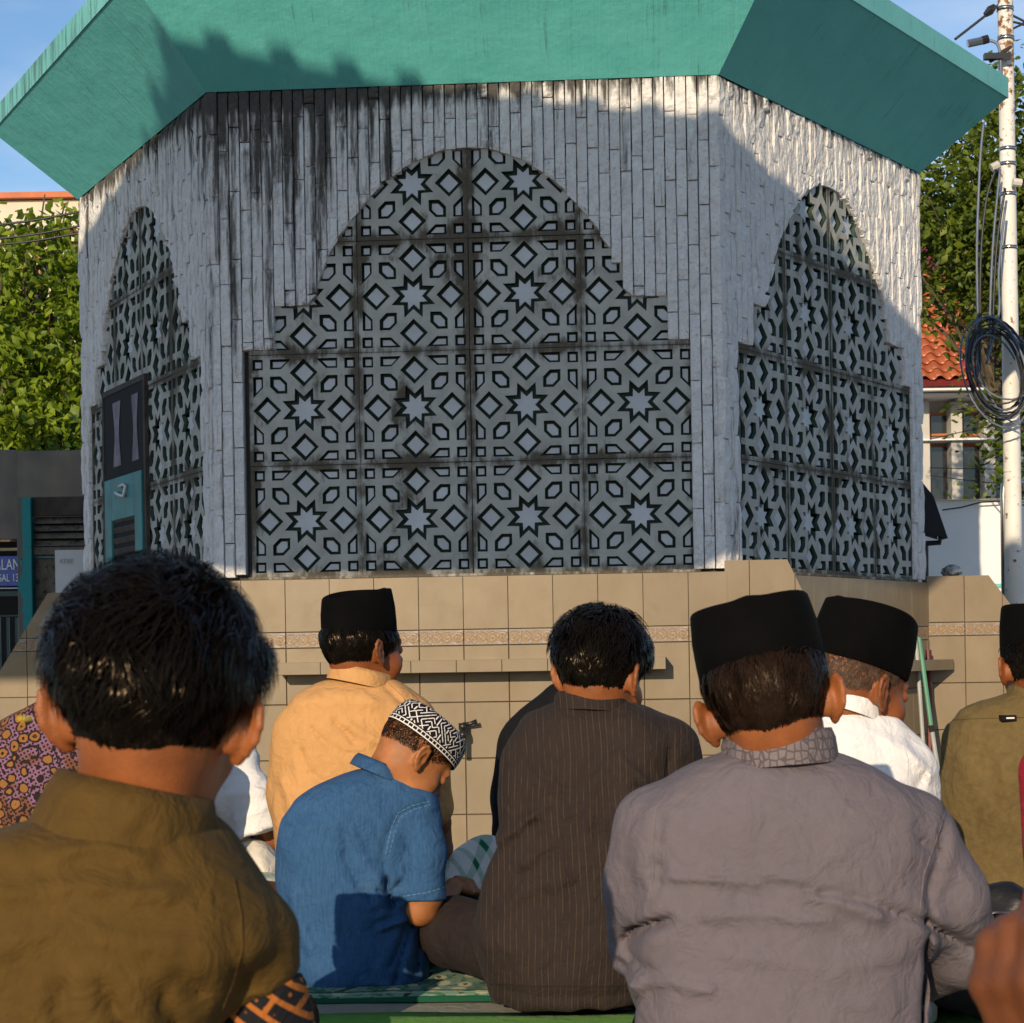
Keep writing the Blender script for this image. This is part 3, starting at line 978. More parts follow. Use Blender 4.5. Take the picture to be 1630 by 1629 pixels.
# ------------------------------------------------------------------ things on the right
hr = empty("tiled_roof_house", W(1540, 1046, 27))
hr.location.z = -.3
WM[hr.name] = Matrix.Translation(hr.location)
hr.matrix_basis = WM[hr.name]
tag(hr, "grey house with orange clay tile roof and orange window frames behind white wall", "house")
M_GREYW = plain("light grey render", (0.46, 0.44, 0.40), .8, .08, 2, .2, 30, .004, world=True)
M_FRAME = plain("orange brown window frame", (0.42, 0.11, 0.03), .5, .2, 6, .1)
DH = 27.0
pxbox(MB(), 1440, 612, 1720, 1046, DH, 5).obj("wall", M_GREYW, hr)
pxbox(MB(), 1440, 613, 1730, 622, DH - 1.0, .15).obj("fascia", M_WHITE, hr)
a, c = W(1440, 640, DH), W(1730, 622, DH - 1)
MB().raw([(a.x, DH - .99, c.z), (c.x, DH - .99, c.z), (c.x, DH + .01, a.z), (a.x, DH + .01, a.z), (a.x, DH - .99, c.z + .1), (c.x, DH - .99, c.z + .1), (c.x, DH + .01, c.z + .1), (a.x, DH + .01, c.z + .1)],
         [(0, 1, 2, 3), (4, 7, 6, 5)]).obj("eave_soffit", M_WHITE, hr)
for k in range(5):
    x0 = 1481 + (k - 1) * 52
    pxbox(MB(), x0 + 35, 640, x0 + 50, 800, DH - .35, .36).obj("pilaster", M_GREYW, hr)
    for (y0, y1) in ((658, 694), (708, 800)):
        wf = pxbox(MB(), x0, y0, x0 + 33, y1, DH - .06, .08).obj("window", M_FRAME, hr)
        pxbox(MB(), x0 + 1, y0 + 4, x0 + 27, y1 - 4, DH - .075, .02).obj("pane", M_GLASS, wf)
pxbox(MB(), 1440, 695, 1720, 702, DH - .45, .44).obj("ledge", M_WHITE, hr)
# roof tiles
slope = R(33)
e0 = W(1440, 607, DH - 1.1)
cw_, rl = 0.20, 0.235
tv, tf = [], []
for r_ in range(2):
    for k in range(7):
        u = k / 6
        tv.append((u * (cw_ + .01), r_ * (rl + .05), .035 * math.sin(u * 2 * math.pi) + .02 - r_ * .03 + .03))
for r_ in range(2):
    for k in range(7):
        q = tv[r_ * 7 + k]
        tv.append((q[0], q[1], q[2] - .016))
for k in range(6):
    tf += [(k, k + 1, 8 + k, 7 + k), (14 + k, 21 + k, 22 + k, 15 + k), (k, 14 + k, 15 + k, k + 1)]
M_CLAY = NT("orange clay tile")
c_ = M_CLAY.mix(M_CLAY.rnd(), (0.30, 0.075, 0.025), (0.44, 0.115, 0.036))
c_ = M_CLAY.mix(M_CLAY.rng(M_CLAY.noise(M_CLAY.pos(), 5, 5), .5, .75, 0, .5), c_, (0.30, 0.07, 0.03))
M_CLAY = M_CLAY.done(c_, .35, None, .5)
M_CLAYD = plain("maroon clay tile", (0.20, 0.03, 0.03), .4, .2, 8, .1)
TM = mesh("roof_tile", tv, tf, M_CLAY, None, True)
TM2 = mesh("roof_tile", tv, tf, M_CLAYD, None, True)
RM = Matrix.Translation(e0) @ Matrix.Rotation(slope, 4, 'X')
nr_, nc_ = 15, 12
rl_bed = MB().box(0, 2.6 + 3, 0, nr_ * rl + 2, -.08, -.01).obj("roof_bed", M_CLAYD, hr, RM)
for r_ in range(nr_):
    for c_i in range(1, 1 + nc_):
        dark = (r_, c_i) in ((0, 5), (1, 4), (0, 4), (1, 5), (0, 6))
        o = bpy.data.objects.new("roof_tile", TM2 if dark else TM)
        place(o, RM @ Matrix.Translation((c_i * cw_, r_ * rl, rg.uniform(0, .004))), hr)
lampw = W(1537, 646, DH - .5)
bmx = bmesh.new()
bmesh.ops.create_uvsphere(bmx, u_segments=16, v_segments=10, radius=.035)
lm = bpy.data.meshes.new("globe_lamp")
bmx.to_mesh(lm)
bmx.free()
lm.materials.append(M_WHITE)
MBo = place(bpy.data.objects.new("globe_lamp", lm), Matrix.Translation(lampw), hr)

ww = empty("white_wall", W(1540, 1100, 15.5))
tag(ww, "bright white boundary wall with teal stripe right of the tower", "wall")
pxbox(MB(), 1440, 795, 1597, 1110, 15.5, .15).obj("wall_panel", M_WHITE, ww)
pxbox(MB(), 1440, 794, 1597, 797, 15.45, .22).obj("coping", M_WHITE, ww)
pxbox(MB(), 1560, 929, 1597, 936, 15.488, .015).obj("teal_stripe", M_FASCIA, ww)
pxbox(MB(), 1599, 795, 1700, 1110, 15.52, .15).obj("wall_panel", M_WHITE, ww)
ca = [W(1500, 812, 15.42), W(1530, 808, 15.42), W(1560, 800, 15.42), W(1594, 798, 15.42)]
tag(MB().tube(ca, .006, 6).obj("loose_cable", M_TAP), "thin cable running along the head of the white wall", "cable")
M_STEEL = NT("polished steel").done((0.55, 0.53, 0.50), .22, None, .5, 1.0)
rs_ = empty("steel_railing", W(1602, 1100, 14.2))
tag(rs_, "shiny steel handrail frame beside the rusty white utility pole", "railing")
MB().tube([W(1601, 1110, 14.2), W(1597, 790, 14.2), W(1598, 771, 14.2), W(1603, 768, 14.2), W(1640, 768, 14.2)], .022, 10).obj("handrail", M_STEEL, rs_, None, True)
MB().tube([W(1607, 1110, 14.25), W(1603, 806, 14.25), W(1606, 802, 14.25), W(1640, 802, 14.25)], .019, 10).obj("lower_rail", M_STEEL, rs_, None, True)

M_POLE = NT("white paint with rust spots")
o_ = M_POLE.pos()
c_ = M_POLE.mix(M_POLE.rng(M_POLE.noise(o_, 3, 5), .3, .7), (0.66, 0.62, 0.56), (0.78, 0.76, 0.72))
rn = M_POLE.noise(o_, 22, 6, .6)
hi_ = M_POLE.rng(M_POLE.xyz(o_)[2], 3.9, 4.9, 0, .12)
c_ = M_POLE.mix(M_POLE.rng(M_POLE.math('ADD', rn, hi_), .60, .68), c_, (0.20, 0.085, 0.03))
M_POLE = M_POLE.done(c_, .5, M_POLE.bump(rn, .2, .004), .4)
up = empty("utility_pole", W(1612, 1120, 14))
tag(up, "tall white utility pole with rust spots at right edge", "pole")
MB().tube([W(1616, 1120, 14), W(1612, 800, 14), W(1606, 400, 14), W(1600, 0, 14), W(1598, -60, 14)], [.062, .060, .056, .052, .05], 20).obj("shaft", M_POLE, up, None, True)
for y_, xx in ((15, 1600), (62, 1601), (238, 1604), (262, 1604), (310, 1604.6), (395, 1606), (640, 1609.5), (750, 1611)):
    MB().tube([W(xx, y_ + 3, 14), W(xx, y_ - 3, 14)], .059, 20).obj("band", M_STEEL if y_ < 500 else M_POLE, up, None, True)
p = W(1588, 92, 13.9)
MB().box(p.x - .10, p.x + .08, p.y - .05, p.y + .0, p.z - .02, p.z + .02).obj("bracket", M_TAP, up, None)
MB().tube([W(1575, 99, 13.9), W(1590, 88, 13.88), W(1610, 74, 13.88)], [.012, .022, .012], 4).obj("bracket_plate", M_DARKWOOD, up)
MB().tube([W(1540, 70, 13.9), W(1563, 65, 13.9)], .028, 8).obj("clamp", M_STEEL, up)
MB().tube([W(1563, 65, 13.9), W(1573, 62, 13.9)], .03, 8).obj("clamp", M_TAP, up)
MB().tube([W(1590, 262, 13.9), W(1578, 268, 13.9)], .03, 8).obj("insulator", M_PVC, up)
MB().tube([W(1612, 290, 13.9), W(1626, 292, 13.9)], .03, 8).obj("insulator", M_PVC, up)
M_CABLE = plain("black cable", (0.014, 0.015, 0.018), .45, bump=0)
M_CABLE2 = plain("grey blue cable", (0.11, 0.14, 0.20), .45, bump=0)
def wire(label, pts, r=.008, mat=None, group="overhead wires"):
    P = [W(*q) for q in pts]
    Q = []
    for k in range(len(P) - 1):                      # Catmull-Rom through the points
        p0, p1, p2, p3 = P[max(k - 1, 0)], P[k], P[k + 1], P[min(k + 2, len(P) - 1)]
        for s_ in range(6):
            t = s_ / 6
            Q.append(.5 * ((2 * p1) + (p2 - p0) * t + (2 * p0 - 5 * p1 + 4 * p2 - p3) * t * t + (3 * p1 - p0 - 3 * p2 + p3) * t ** 3))
    Q.append(P[-1])
    return tag(MB().tube(Q, r, 6).obj("wire", mat or M_CABLE, None, None, True), label, "wire", group)
wire("black wire from a small box up to the pole top, over the teal eave", [(1520, 63, 14), (1560, 32, 14), (1590, 8, 14), (1598, 2, 14)], .010)
bo = W(1576, 17, 14)
tag(MB().tube([bo + Vector((-.035, 0, -.03)), bo, bo + Vector((.035, 0, .03))], [.02, .035, .02], 6).obj("cable_clamp", M_CABLE, None), "small black cable clamp on the wire beside the pole top", "clamp")
wire("black wire leaving the pole top to the right edge", [(1606, 22, 14), (1622, 30, 14), (1650, 44, 14)])
wire("second black wire leaving the pole just below the top", [(1606, 34, 14), (1625, 38, 14), (1650, 46, 14)])
wire("black wire rising to the right edge from the pole", [(1608, 48, 14), (1630, 38, 14), (1660, 28, 14)])
wire("cable curving from the grey clamp down beside the pole", [(1565, 64, 13.9), (1585, 68, 13.88), (1592, 85, 13.88), (1593, 108, 13.88), (1594, 150, 13.9)], .011, M_CABLE2)
for k, (xs) in enumerate(([(1566, 195), (1560, 260), (1555, 400), (1557, 520), (1556, 600)], [(1585, 270), (1570, 320), (1561, 420), (1560, 590)], [(1592, 270), (1583, 360), (1578, 440), (1574, 560)], [(1600, 300), (1588, 380), (1583, 450), (1580, 540)], [(1600, 330), (1590, 430), (1590, 500), (1570, 580)])):
    wire("slack cable hanging beside the pole into the big coil, " + ["leftmost", "second from left", "third from left", "fourth from left", "nearest the pole"][k], [(x_, y_, 13.85 - .02 * k) for x_, y_ in xs], .009, [M_CABLE2, M_CABLE][k % 2], "slack cables into the coil")
coil = MB()
rr = random.Random(12)
for k in range(13):
    cx_, cy_ = 1590 + rr.uniform(-6, 8), 588 + rr.uniform(-10, 12)
    rx_, ry_ = rr.uniform(36, 54), rr.uniform(56, 90)
    tl = rr.uniform(.10, .30)
    pts = []
    for j in range(29):
        w_ = 2 * math.pi * j / 28
        x_, y_ = rx_ * math.cos(w_), ry_ * math.sin(w_)
        pts.append(W(cx_ + x_ * math.cos(tl) + y_ * math.sin(tl), cy_ + y_ * math.cos(tl) - x_ * math.sin(tl) * .3, 13.80 + .05 * math.sin(w_ + k) - .004 * k))
    coil.tube(pts, .0065, 6, k % 2, False)
tag(coil.obj("cable_coil", [M_CABLE, M_CABLE2], None, None, True), "big coil of dark cables hanging on the utility pole", "cable coil")
for k, (y0, y1) in enumerate(((362, 332), (384, 355), (393, 367))):
    wire("dark wire crossing in front of the left tree, " + ["highest of three", "middle of three", "lowest of three"][k], [(-40, y0, 15), (60, (y0 + y1) / 2 + 3, 15), (180, y1 - 6, 15)], .009)
for k, (y0, y1) in enumerate(((700, 668), (745, 748), (757, 775))):
    wire("thin wire across the windows of the grey house, " + ["uppermost", "middle", "lowest"][k], [(1480, y0, 24), (1550, (y0 + y1) / 2, 24), (1650, y1, 24)], .006)

M_UMB = plain("black awning cloth", (0.012, 0.013, 0.015), .8, .3, 9, .2)
um = empty("black_awning", W(1485, 1100, 13))
tag(um, "folded black cloth awning poking out behind the tower's right corner", "awning")
a = [W(1470, 770, 13), W(1486, 790, 13), W(1509, 857, 13), W(1470, 845, 13)]
MB().raw([q for q in a] + [q + Vector((0, .25, 0)) for q in a], [(0, 3, 2, 1), (4, 5, 6, 7), (0, 1, 5, 4), (1, 2, 6, 5), (2, 3, 7, 6)]).obj("cloth", M_UMB, um)
MB().tube([W(1497, 845, 13.05), W(1495, 864, 13.05), W(1465, 866, 13.05)], .02, 6).obj("arm", M_TAP, um)
MB().tube([W(1473, 866, 13.1), W(1475, 1110, 13.1)], .02, 6).obj("pole", M_TAP, um)

# crumpled plastic bag on the right wing wall
t_ = NT("dusty plastic bag")
M_BAG = t_.done(t_.mix(t_.rng(t_.noise(t_.obj(), 18, 4), .4, .6), (0.05, 0.07, 0.05), (0.35, 0.37, 0.38)), .3, t_.bump(t_.noise(t_.obj(), 60, 4), .6, .01), .5)
bmx = bmesh.new()
bmesh.ops.create_icosphere(bmx, subdivisions=4, radius=1)
rr = random.Random(5)
dirs = [Vector((rr.gauss(0, 1), rr.gauss(0, 1), rr.gauss(0, 1))).normalized() for _ in range(40)]
for v in bmx.verts:
    n_ = v.co.normalized()
    k_ = max(d.dot(n_) for d in dirs)
    v.co = n_ * (.75 + .35 * k_ ** 8)
    v.co.x *= .055; v.co.y *= .04; v.co.z *= .034
bgm = bpy.data.meshes.new("plastic_bag")
bmx.to_mesh(bgm)
bmx.free()
bgm.materials.append(M_BAG)
pb = W(1515, 928, 10.98)
tag(place(bpy.data.objects.new("plastic_bag", bgm), Matrix.Translation((pb.x, 10.98, ZB + .02 + .030))), "crumpled dark and clear plastic bag on the right wing wall", "plastic bag")

# broom and mop leaning in the corner
M_GREENP = plain("pale green handle", (0.08, 0.25, 0.16), .4, .1, 5, 0)
M_GREYP = plain("grey metal handle", (0.33, 0.34, 0.33), .35, .15, 5, 0)
br = empty("mop", W(1500, 1320, 10.3))
tag(br, "mop with grey and green handle leaning at the right corner of the tower", "mop")
MB().tube([W(1463, 1015, 10.45), W(1482, 1155, 10.4)], .012, 8).obj("handle", M_GREENP, br)
MB().tube([W(1482, 1155, 10.4), W(1484, 1165, 10.4)], .015, 8).obj("joint", M_TAP, br)
MB().tube([W(1484, 1165, 10.4), W(1498, 1262, 10.36), W(1512, 1370, 10.3)], .012, 8).obj("lower_handle", M_GREYP, br)
b2 = empty("broom", W(1470, 1330, 10.4))
tag(b2, "grey handled broom leaning beside the mop at the tower corner", "broom")
MB().tube([W(1458, 1014, 10.6), W(1470, 1190, 10.5), W(1480, 1360, 10.42)], .011, 8).obj("handle", M_GREYP, b2)
b3 = MB().tube([W(1478, 1035, 10.75), W(1484, 1360, 10.6)], .016, 8).obj("red_stick", plain("dark red stick", (0.10, 0.012, 0.01), .5))
tag(b3, "dark red stick standing behind the mop at the tower corner", "stick")
# ------------------------------------------------------------------ rugs on the terrace
def mat_rug():
    t = NT("green prayer rug")
    o = t.obj()
    x = t.xyz(o)
    orn = t.noise(t.scale(o, (26, 13, 1)), 1.0, 3, .55, .9)
    v = t.voro(t.scale(o, (1, .55, 1)), 19, 'F1', 'Distance', .6)
    c = t.mix(t.rng(orn, .46, .52), (0.045, 0.15, 0.085), (0.16, 0.27, 0.19))
    c = t.mix(t.rng(v, .34, .28), c, (0.48, 0.46, 0.28))
    c = t.mix(t.rng(t.noise(t.scale(o, (40, 18, 1)), 1, 3), .58, .62), c, (0.012, 0.05, 0.035))
    ey = t.math('ABSOLUTE', x[1])
    ex = t.math('ABSOLUTE', t.math('PINGPONG', x[0], .33))
    st = t.rng(ey, .505, .515)
    c = t.mix(st, c, (0.012, 0.075, 0.04))
    for (a0, a1, cc) in ((.46, .468, (0.42, 0.42, 0.28)), (.43, .445, (0.012, 0.085, 0.045))):
        m = t.math('MULTIPLY', t.math('GREATER_THAN', ey, a0), t.math('LESS_THAN', ey, a1))
        c = t.mix(m, c, cc)
    dg = t.math('PINGPONG', t.math('MULTIPLY_ADD', x[1], -.55, x[0]), .165)
    m = t.math('MULTIPLY', t.math('LESS_THAN', dg, .012), t.math('LESS_THAN', ey, .43))
    c = t.mix(m, c, (0.012, 0.085, 0.045))
    m = t.math('MULTIPLY', t.math('MULTIPLY', t.math('GREATER_THAN', dg, .012), t.math('LESS_THAN', dg, .017)), t.math('LESS_THAN', ey, .43))
    c = t.mix(m, c, (0.42, 0.42, 0.28))
    return t.done(c, .95, t.bump(t.noise(o, 500, 2), .5, .004), .1, 0, .04)
M_RUG = mat_rug()
M_RUGEDGE = cloth("grey rug hem", (0.25, 0.235, 0.18), 700)
M_RED = cloth("red carpet", (0.34, 0.015, 0.015), 500, sheen=.3)
M_GRASSRUG = cloth("bright green rug border", (0.09, 0.27, 0.02), 500, sheen=.3)
def rug(name, label, x, y, wx, wy, rot, th, mat, z=0.0):
    n, m = 28, 14
    v, f = [], []
    rr = random.Random(int(x * 100 + y * 1000))
    for j in range(m + 1):
        for i in range(n + 1):
            v.append(((i / n - .5) * wx, (j / m - .5) * wy, th + .0025 * math.sin(i * 1.3 + j) * math.sin(j * .9 + 1) + rr.uniform(0, .0012)))
    for j in range(m):
        for i in range(n):
            q = j * (n + 1) + i
            f.append((q, q + 1, q + n + 2, q + n + 1))
    k = len(v)
    ring = [i for i in range(n + 1)] + [j * (n + 1) + n for j in range(1, m + 1)] + [m * (n + 1) + i for i in range(n - 1, -1, -1)] + [j * (n + 1) for j in range(m - 1, 0, -1)]
    for q in ring: v.append((v[q][0], v[q][1], 0.0008))
    L_ = len(ring)
    for a in range(L_):
        f.append((ring[a], k + a, k + (a + 1) % L_, ring[(a + 1) % L_]))
    return tag(add(name, v, f, mat, None, Matrix.Translation((x, y, z)) @ Matrix.Rotation(rot, 4, 'Z'), None, True), label, "rug", "rugs on the terrace")
rug("ground_cloth", "grey ground cloth showing along the near edge of the green rug", .15, 4.35, 3.4, 1.0, -.035, .003, M_RUGEDGE)
rug("prayer_rug", "patterned green prayer rug under the boy and the striped shirt", .20, 4.71, 2.6, 1.05, -.035, .010, M_RUG, .006)
rug("carpet", "red carpet beyond the green prayer rug", .1, 5.70, 5.5, .92, -.02, .006, M_RED)
rug("green_runner", "plain bright green rug strip at the bottom edge of the picture", .25, 3.57, 3.4, .96, -.03, .008, M_GRASSRUG)

# ------------------------------------------------------------------ people: sculpted as distance fields
def vnoise(P, scale, seed=0):
    """smooth value noise at points (n,3)"""
    q = P * scale + seed * 17.31
    i = np.floor(q).astype(np.int64)
    f = (q - i).astype(np.float32)
    f = f * f * (3 - 2 * f)
    out = np.zeros(len(P), np.float32)
    for dx in (0, 1):
        for dy in (0, 1):
            for dz in (0, 1):
                h = (i[:, 0] + dx) * 73856093 ^ (i[:, 1] + dy) * 19349663 ^ (i[:, 2] + dz) * 83492791
                h = (h * 2654435761) & 0xffffff
                r_ = h.astype(np.float32) / 0xffffff
                wgt = (f[:, 0] if dx else 1 - f[:, 0]) * (f[:, 1] if dy else 1 - f[:, 1]) * (f[:, 2] if dz else 1 - f[:, 2])
                out += r_ * wgt
    return out * 2 - 1
def V3(a): return np.array(a, np.float32)
def s_ell(P, c, r, Rm=None):
    q = P - V3(c)
    if Rm is not None: q = q @ V3(Rm)
    r = V3(r)
    k0 = np.sqrt(((q / r) ** 2).sum(1)) + 1e-9
    k1 = np.sqrt(((q / (r * r)) ** 2).sum(1)) + 1e-9
    return k0 * (k0 - 1) / k1
def s_cap(P, a, b_, ra, rb):
    a, b_ = V3(a), V3(b_)
    ab = b_ - a
    t = np.clip(((P - a) @ ab) / max(1e-9, float(ab @ ab)), 0, 1)
    return np.sqrt(((P - a - t[:, None] * ab) ** 2).sum(1)) - (ra + (rb - ra) * t)
def smin(a, b_, k):
    h = np.clip(.5 + .5 * (b_ - a) / k, 0, 1)
    return b_ + (a - b_) * h - k * h * (1 - h)
def smax(a, b_, k): return -smin(-a, -b_, k)
def chain(P, pts, k=.02):
    d = None
    for (a, ra), (b_, rb) in zip(pts[:-1], pts[1:]):
        e = s_cap(P, a, b_, ra, rb)
        d = e if d is None else smin(d, e, k)
    return d
def polydist(X, Z, poly):
    d = None
    for (x0, z0), (x1, z1) in zip(poly[:-1], poly[1:]):
        ax, az = x1 - x0, z1 - z0
        t = np.clip(((X - x0) * ax + (Z - z0) * az) / max(1e-9, ax * ax + az * az), 0, 1)
        e = np.sqrt((X - x0 - t * ax) ** 2 + (Z - z0 - t * az) ** 2)
        d = e if d is None else np.minimum(d, e)
    return d
def nets(fn, lo, hi, res):
    """surface nets of fn<0 on a grid"""
    lo, hi = np.array(lo, np.float32), np.array(hi, np.float32)
    n = np.maximum(4, np.ceil((hi - lo) / res).astype(int) + 1)
    ax = [lo[k] + res * np.arange(n[k], dtype=np.float32) for k in range(3)]
    G = np.stack(np.meshgrid(*ax, indexing='ij'), -1).reshape(-1, 3)
    val = fn(G).reshape(n)
    ins = val < 0
    c = ins.astype(np.int8)
    sm = sum(c[dx:n[0] - 1 + dx, dy:n[1] - 1 + dy, dz:n[2] - 1 + dz] for dx in (0, 1) for dy in (0, 1) for dz in (0, 1))
    act = (sm > 0) & (sm < 8)
    idx = np.argwhere(act)
    cid = np.full(act.shape, -1, np.int64)
    cid[act] = np.arange(len(idx))
    offs = [(dx, dy, dz) for dx in (0, 1) for dy in (0, 1) for dz in (0, 1)]
    cv = np.stack([val[idx[:, 0] + a, idx[:, 1] + b_, idx[:, 2] + g_] for a, b_, g_ in offs], 1)
    acc = np.zeros((len(idx), 3)); cnt = np.zeros(len(idx))
    for i in range(8):
        for j in range(i + 1, 8):
            if sum(abs(offs[i][k] - offs[j][k]) for k in range(3)) != 1: continue
            m = (cv[:, i] < 0) != (cv[:, j] < 0)
            t = np.where(m, cv[:, i] / np.where(m, cv[:, i] - cv[:, j], 1), 0)
            p = np.array(offs[i])[None] + t[:, None] * (np.array(offs[j]) - np.array(offs[i]))[None]
            acc += p * m[:, None]
            cnt += m
    verts = lo + (idx + acc / cnt[:, None]) * res
    quads = []
    for axis in range(3):
        b1, b2 = [(1, 2), (2, 0), (0, 1)][axis]
        sl0 = [slice(None)] * 3; sl1 = [slice(None)] * 3
        sl0[axis] = slice(0, n[axis] - 1); sl1[axis] = slice(1, n[axis])
        A, B_ = ins[tuple(sl0)], ins[tuple(sl1)]
        ch = np.argwhere(A != B_)
        ok = (ch[:, b1] > 0) & (ch[:, b2] > 0) & (ch[:, b1] < n[b1] - 1) & (ch[:, b2] < n[b2] - 1)
        ch = ch[ok]
        flip = A[tuple(ch.T)]
        def cc(o1, o2):
            q = ch.copy(); q[:, b1] -= o1; q[:, b2] -= o2
            return cid[tuple(q.T)]
        q = np.stack([cc(1, 1), cc(0, 1), cc(0, 0), cc(1, 0)], 1)
        q[~flip] = q[~flip][:, ::-1]
        quads.append(q)
    q = np.concatenate(quads)
    q = q[(q >= 0).all(1)]
    for _ in range(1):           # gentle relaxing
        s_ = np.zeros_like(verts); k_ = np.zeros(len(verts))
        for a in range(4):
            np.add.at(s_, q[:, a], verts[q[:, (a + 1) % 4]] + verts[q[:, (a + 3) % 4]])
            np.add.at(k_, q[:, a], 2)
        verts = verts * .5 + .5 * s_ / np.maximum(k_, 1)[:, None]
    return verts, q
def join(parts):
    v, f, o = [], [], 0
    for a, b_ in parts:
        v.append(a); f.append(b_ + o); o += len(a)
    return np.concatenate(v), np.concatenate(f)
def npmesh(name, v, q, mats, parent=None, smooth=True):
    m = bpy.data.meshes.new(name)
    m.vertices.add(len(v)); m.vertices.foreach_set('co', np.asarray(v, np.float32).ravel())
    m.loops.add(q.size); m.loops.foreach_set('vertex_index', q.ravel().astype(np.int32))
    m.polygons.add(len(q)); m.polygons.foreach_set('loop_start', np.arange(0, q.size, q.shape[1], dtype=np.int32))
    m.polygons.foreach_set('loop_total', np.full(len(q), q.shape[1], np.int32))
    m.update(calc_edges=True)
    m.validate()
    if smooth: m.polygons.foreach_set('use_smooth', np.ones(len(m.polygons), dtype=bool))
    m.materials.append(mats)
    return place(bpy.data.objects.new(name, m), None, parent)

# ---- head
def head_frame(pos, yaw=0, pitch=0, roll=0, s=1.0):
    """x to the person's right, y towards the face, z up; yaw > 0 turns the face to the right, pitch > 0 nods, roll > 0 tips to the right"""
    return Matrix.Translation(pos) @ Matrix.Rotation(-R(yaw), 4, 'Z') @ Matrix.Rotation(-R(pitch), 4, 'X') @ Matrix.Rotation(R(roll), 4, 'Y') @ Matrix.Scale(s, 4)
def ear_sdf(Q, side, out=24):
    """one ear in head space; side = +1 right"""
    a = R(out)
    q = Q.copy()
    q[:, 0] *= side
    q = q - V3((.071, -.008, -.004))
    # ear plane: turned out from the skull, leaning back
    ca, sa = math.cos(a), math.sin(a)
    x = q[:, 0] * ca + q[:, 1] * sa          # away from the ear's face
    y = -q[:, 0] * sa + q[:, 1] * ca         # towards the face along the ear
    z = q[:, 2]
    cb, sb = math.cos(R(12)), math.sin(R(12))
    y, z = y * cb + z * sb, -y * sb + z * cb
    T = np.stack([x, y, z], 1)
    o = V3((.010, -.012, 0))
    T = T - o
    plate = s_ell(T, (0, -.001, .003), (.0042, .0165, .0285))
    lobe = s_ell(T, (0, .006, -.025), (.0048, .0085, .0105))
    d = smin(plate, lobe, .008)
    rim = [((.002, .012, .010), .0030), ((.003, .008, .024), .0036), ((.003, -.004, .0305), .0040), ((.003, -.014, .024), .0040), ((.003, -.0185, .010), .0038), ((.003, -.0165, -.006), .0034), ((.002, -.008, -.019), .0032), ((.001, .002, -.027), .003)]
    d = smin(d, chain(T, rim, .003), .0035)
    anti = [((.003, .002, .018), .0025), ((.004, -.006, .010), .0030), ((.004, -.0085, -.003), .0030), ((.003, -.002, -.014), .0030)]
    d = smin(d, chain(T, anti, .003), .003)
    conch = s_ell(T, (.005, .004, -.003), (.006, .0075, .0115))
    d = smax(d, -conch, .003)
    trag = s_cap(T, (.002, .012, -.001), (.002, .010, -.009), .0042, .004)
    d = smin(d, trag, .003)
    root_ = s_ell(T, (-.010, .004, -.004), (.012, .012, .020))
    return smin(d, root_, .006)
def head_sdf(P, M, s, neck=None, ears=24, face=1.0, fat=1.0):
    Mi = np.array(M.inverted())
    Q = (P @ Mi[:3, :3].T + Mi[:3, 3]).astype(np.float32)
    d = s_ell(Q, (0, -.012, .028), (.074, .096, .088))
    d = smin(d, s_ell(Q, (0, .030, -.045), (.058 * fat, .058, .062)), .03)
    d = smin(d, s_ell(Q, (0, .062, -.088), (.026, .024, .020)), .025)          # chin
    d = smin(d, s_ell(Q, (.040, .055, -.030), (.024, .024, .026)), .02)        # cheekbones
    d = smin(d, s_ell(Q, (-.040, .055, -.030), (.024, .024, .026)), .02)
    d = smin(d, s_cap(Q, (-.030, .076, .022), (.030, .076, .022), .012, .012), .014)  # brow
    for sx in (1, -1):
        d = smax(d, -s_ell(Q, (sx * .031, .094, .004), (.017, .014, .012)), .010)
        d = smin(d, s_ell(Q, (sx * .031, .078, .003), (.0135, .0125, .0115)), .003)
    d = smin(d, chain(Q, [((0, .086, .010), .007), ((0, .103, -.020), .010), ((0, .098, -.028), .012)], .006), .009)
    d = smin(d, s_cap(Q, (-.012, .092, -.029), (.012, .092, -.029), .008, .008), .006)
    d = smin(d, s_cap(Q, (-.018, .083, -.054), (.018, .083, -.054), .0075, .0075), .005)
    d = smin(d, s_cap(Q, (-.015, .082, -.065), (.015, .082, -.065), .0085, .0085), .006)
    for sx in (1, -1):
        d = smin(d, ear_sdf(Q, sx, ears), .004)
    d = d * s
    # neck
    if neck is not None:
        top = np.array(M @ Vector((0, -.022, -.035)))
        d = smin(d, s_cap(P, top, neck[0], .056 * s, neck[1]), .022)
        for sx in (1, -1):    # cords at the back of the neck
            t2 = np.array(M @ Vector((sx * .022, -.054, -.03)))
            b2 = np.array(neck[0]) + np.array((sx * .02, -.022, -.01))
            d = smin(d, s_cap(P, t2, b2, .018 * s, .020 * s), .016)
    return d

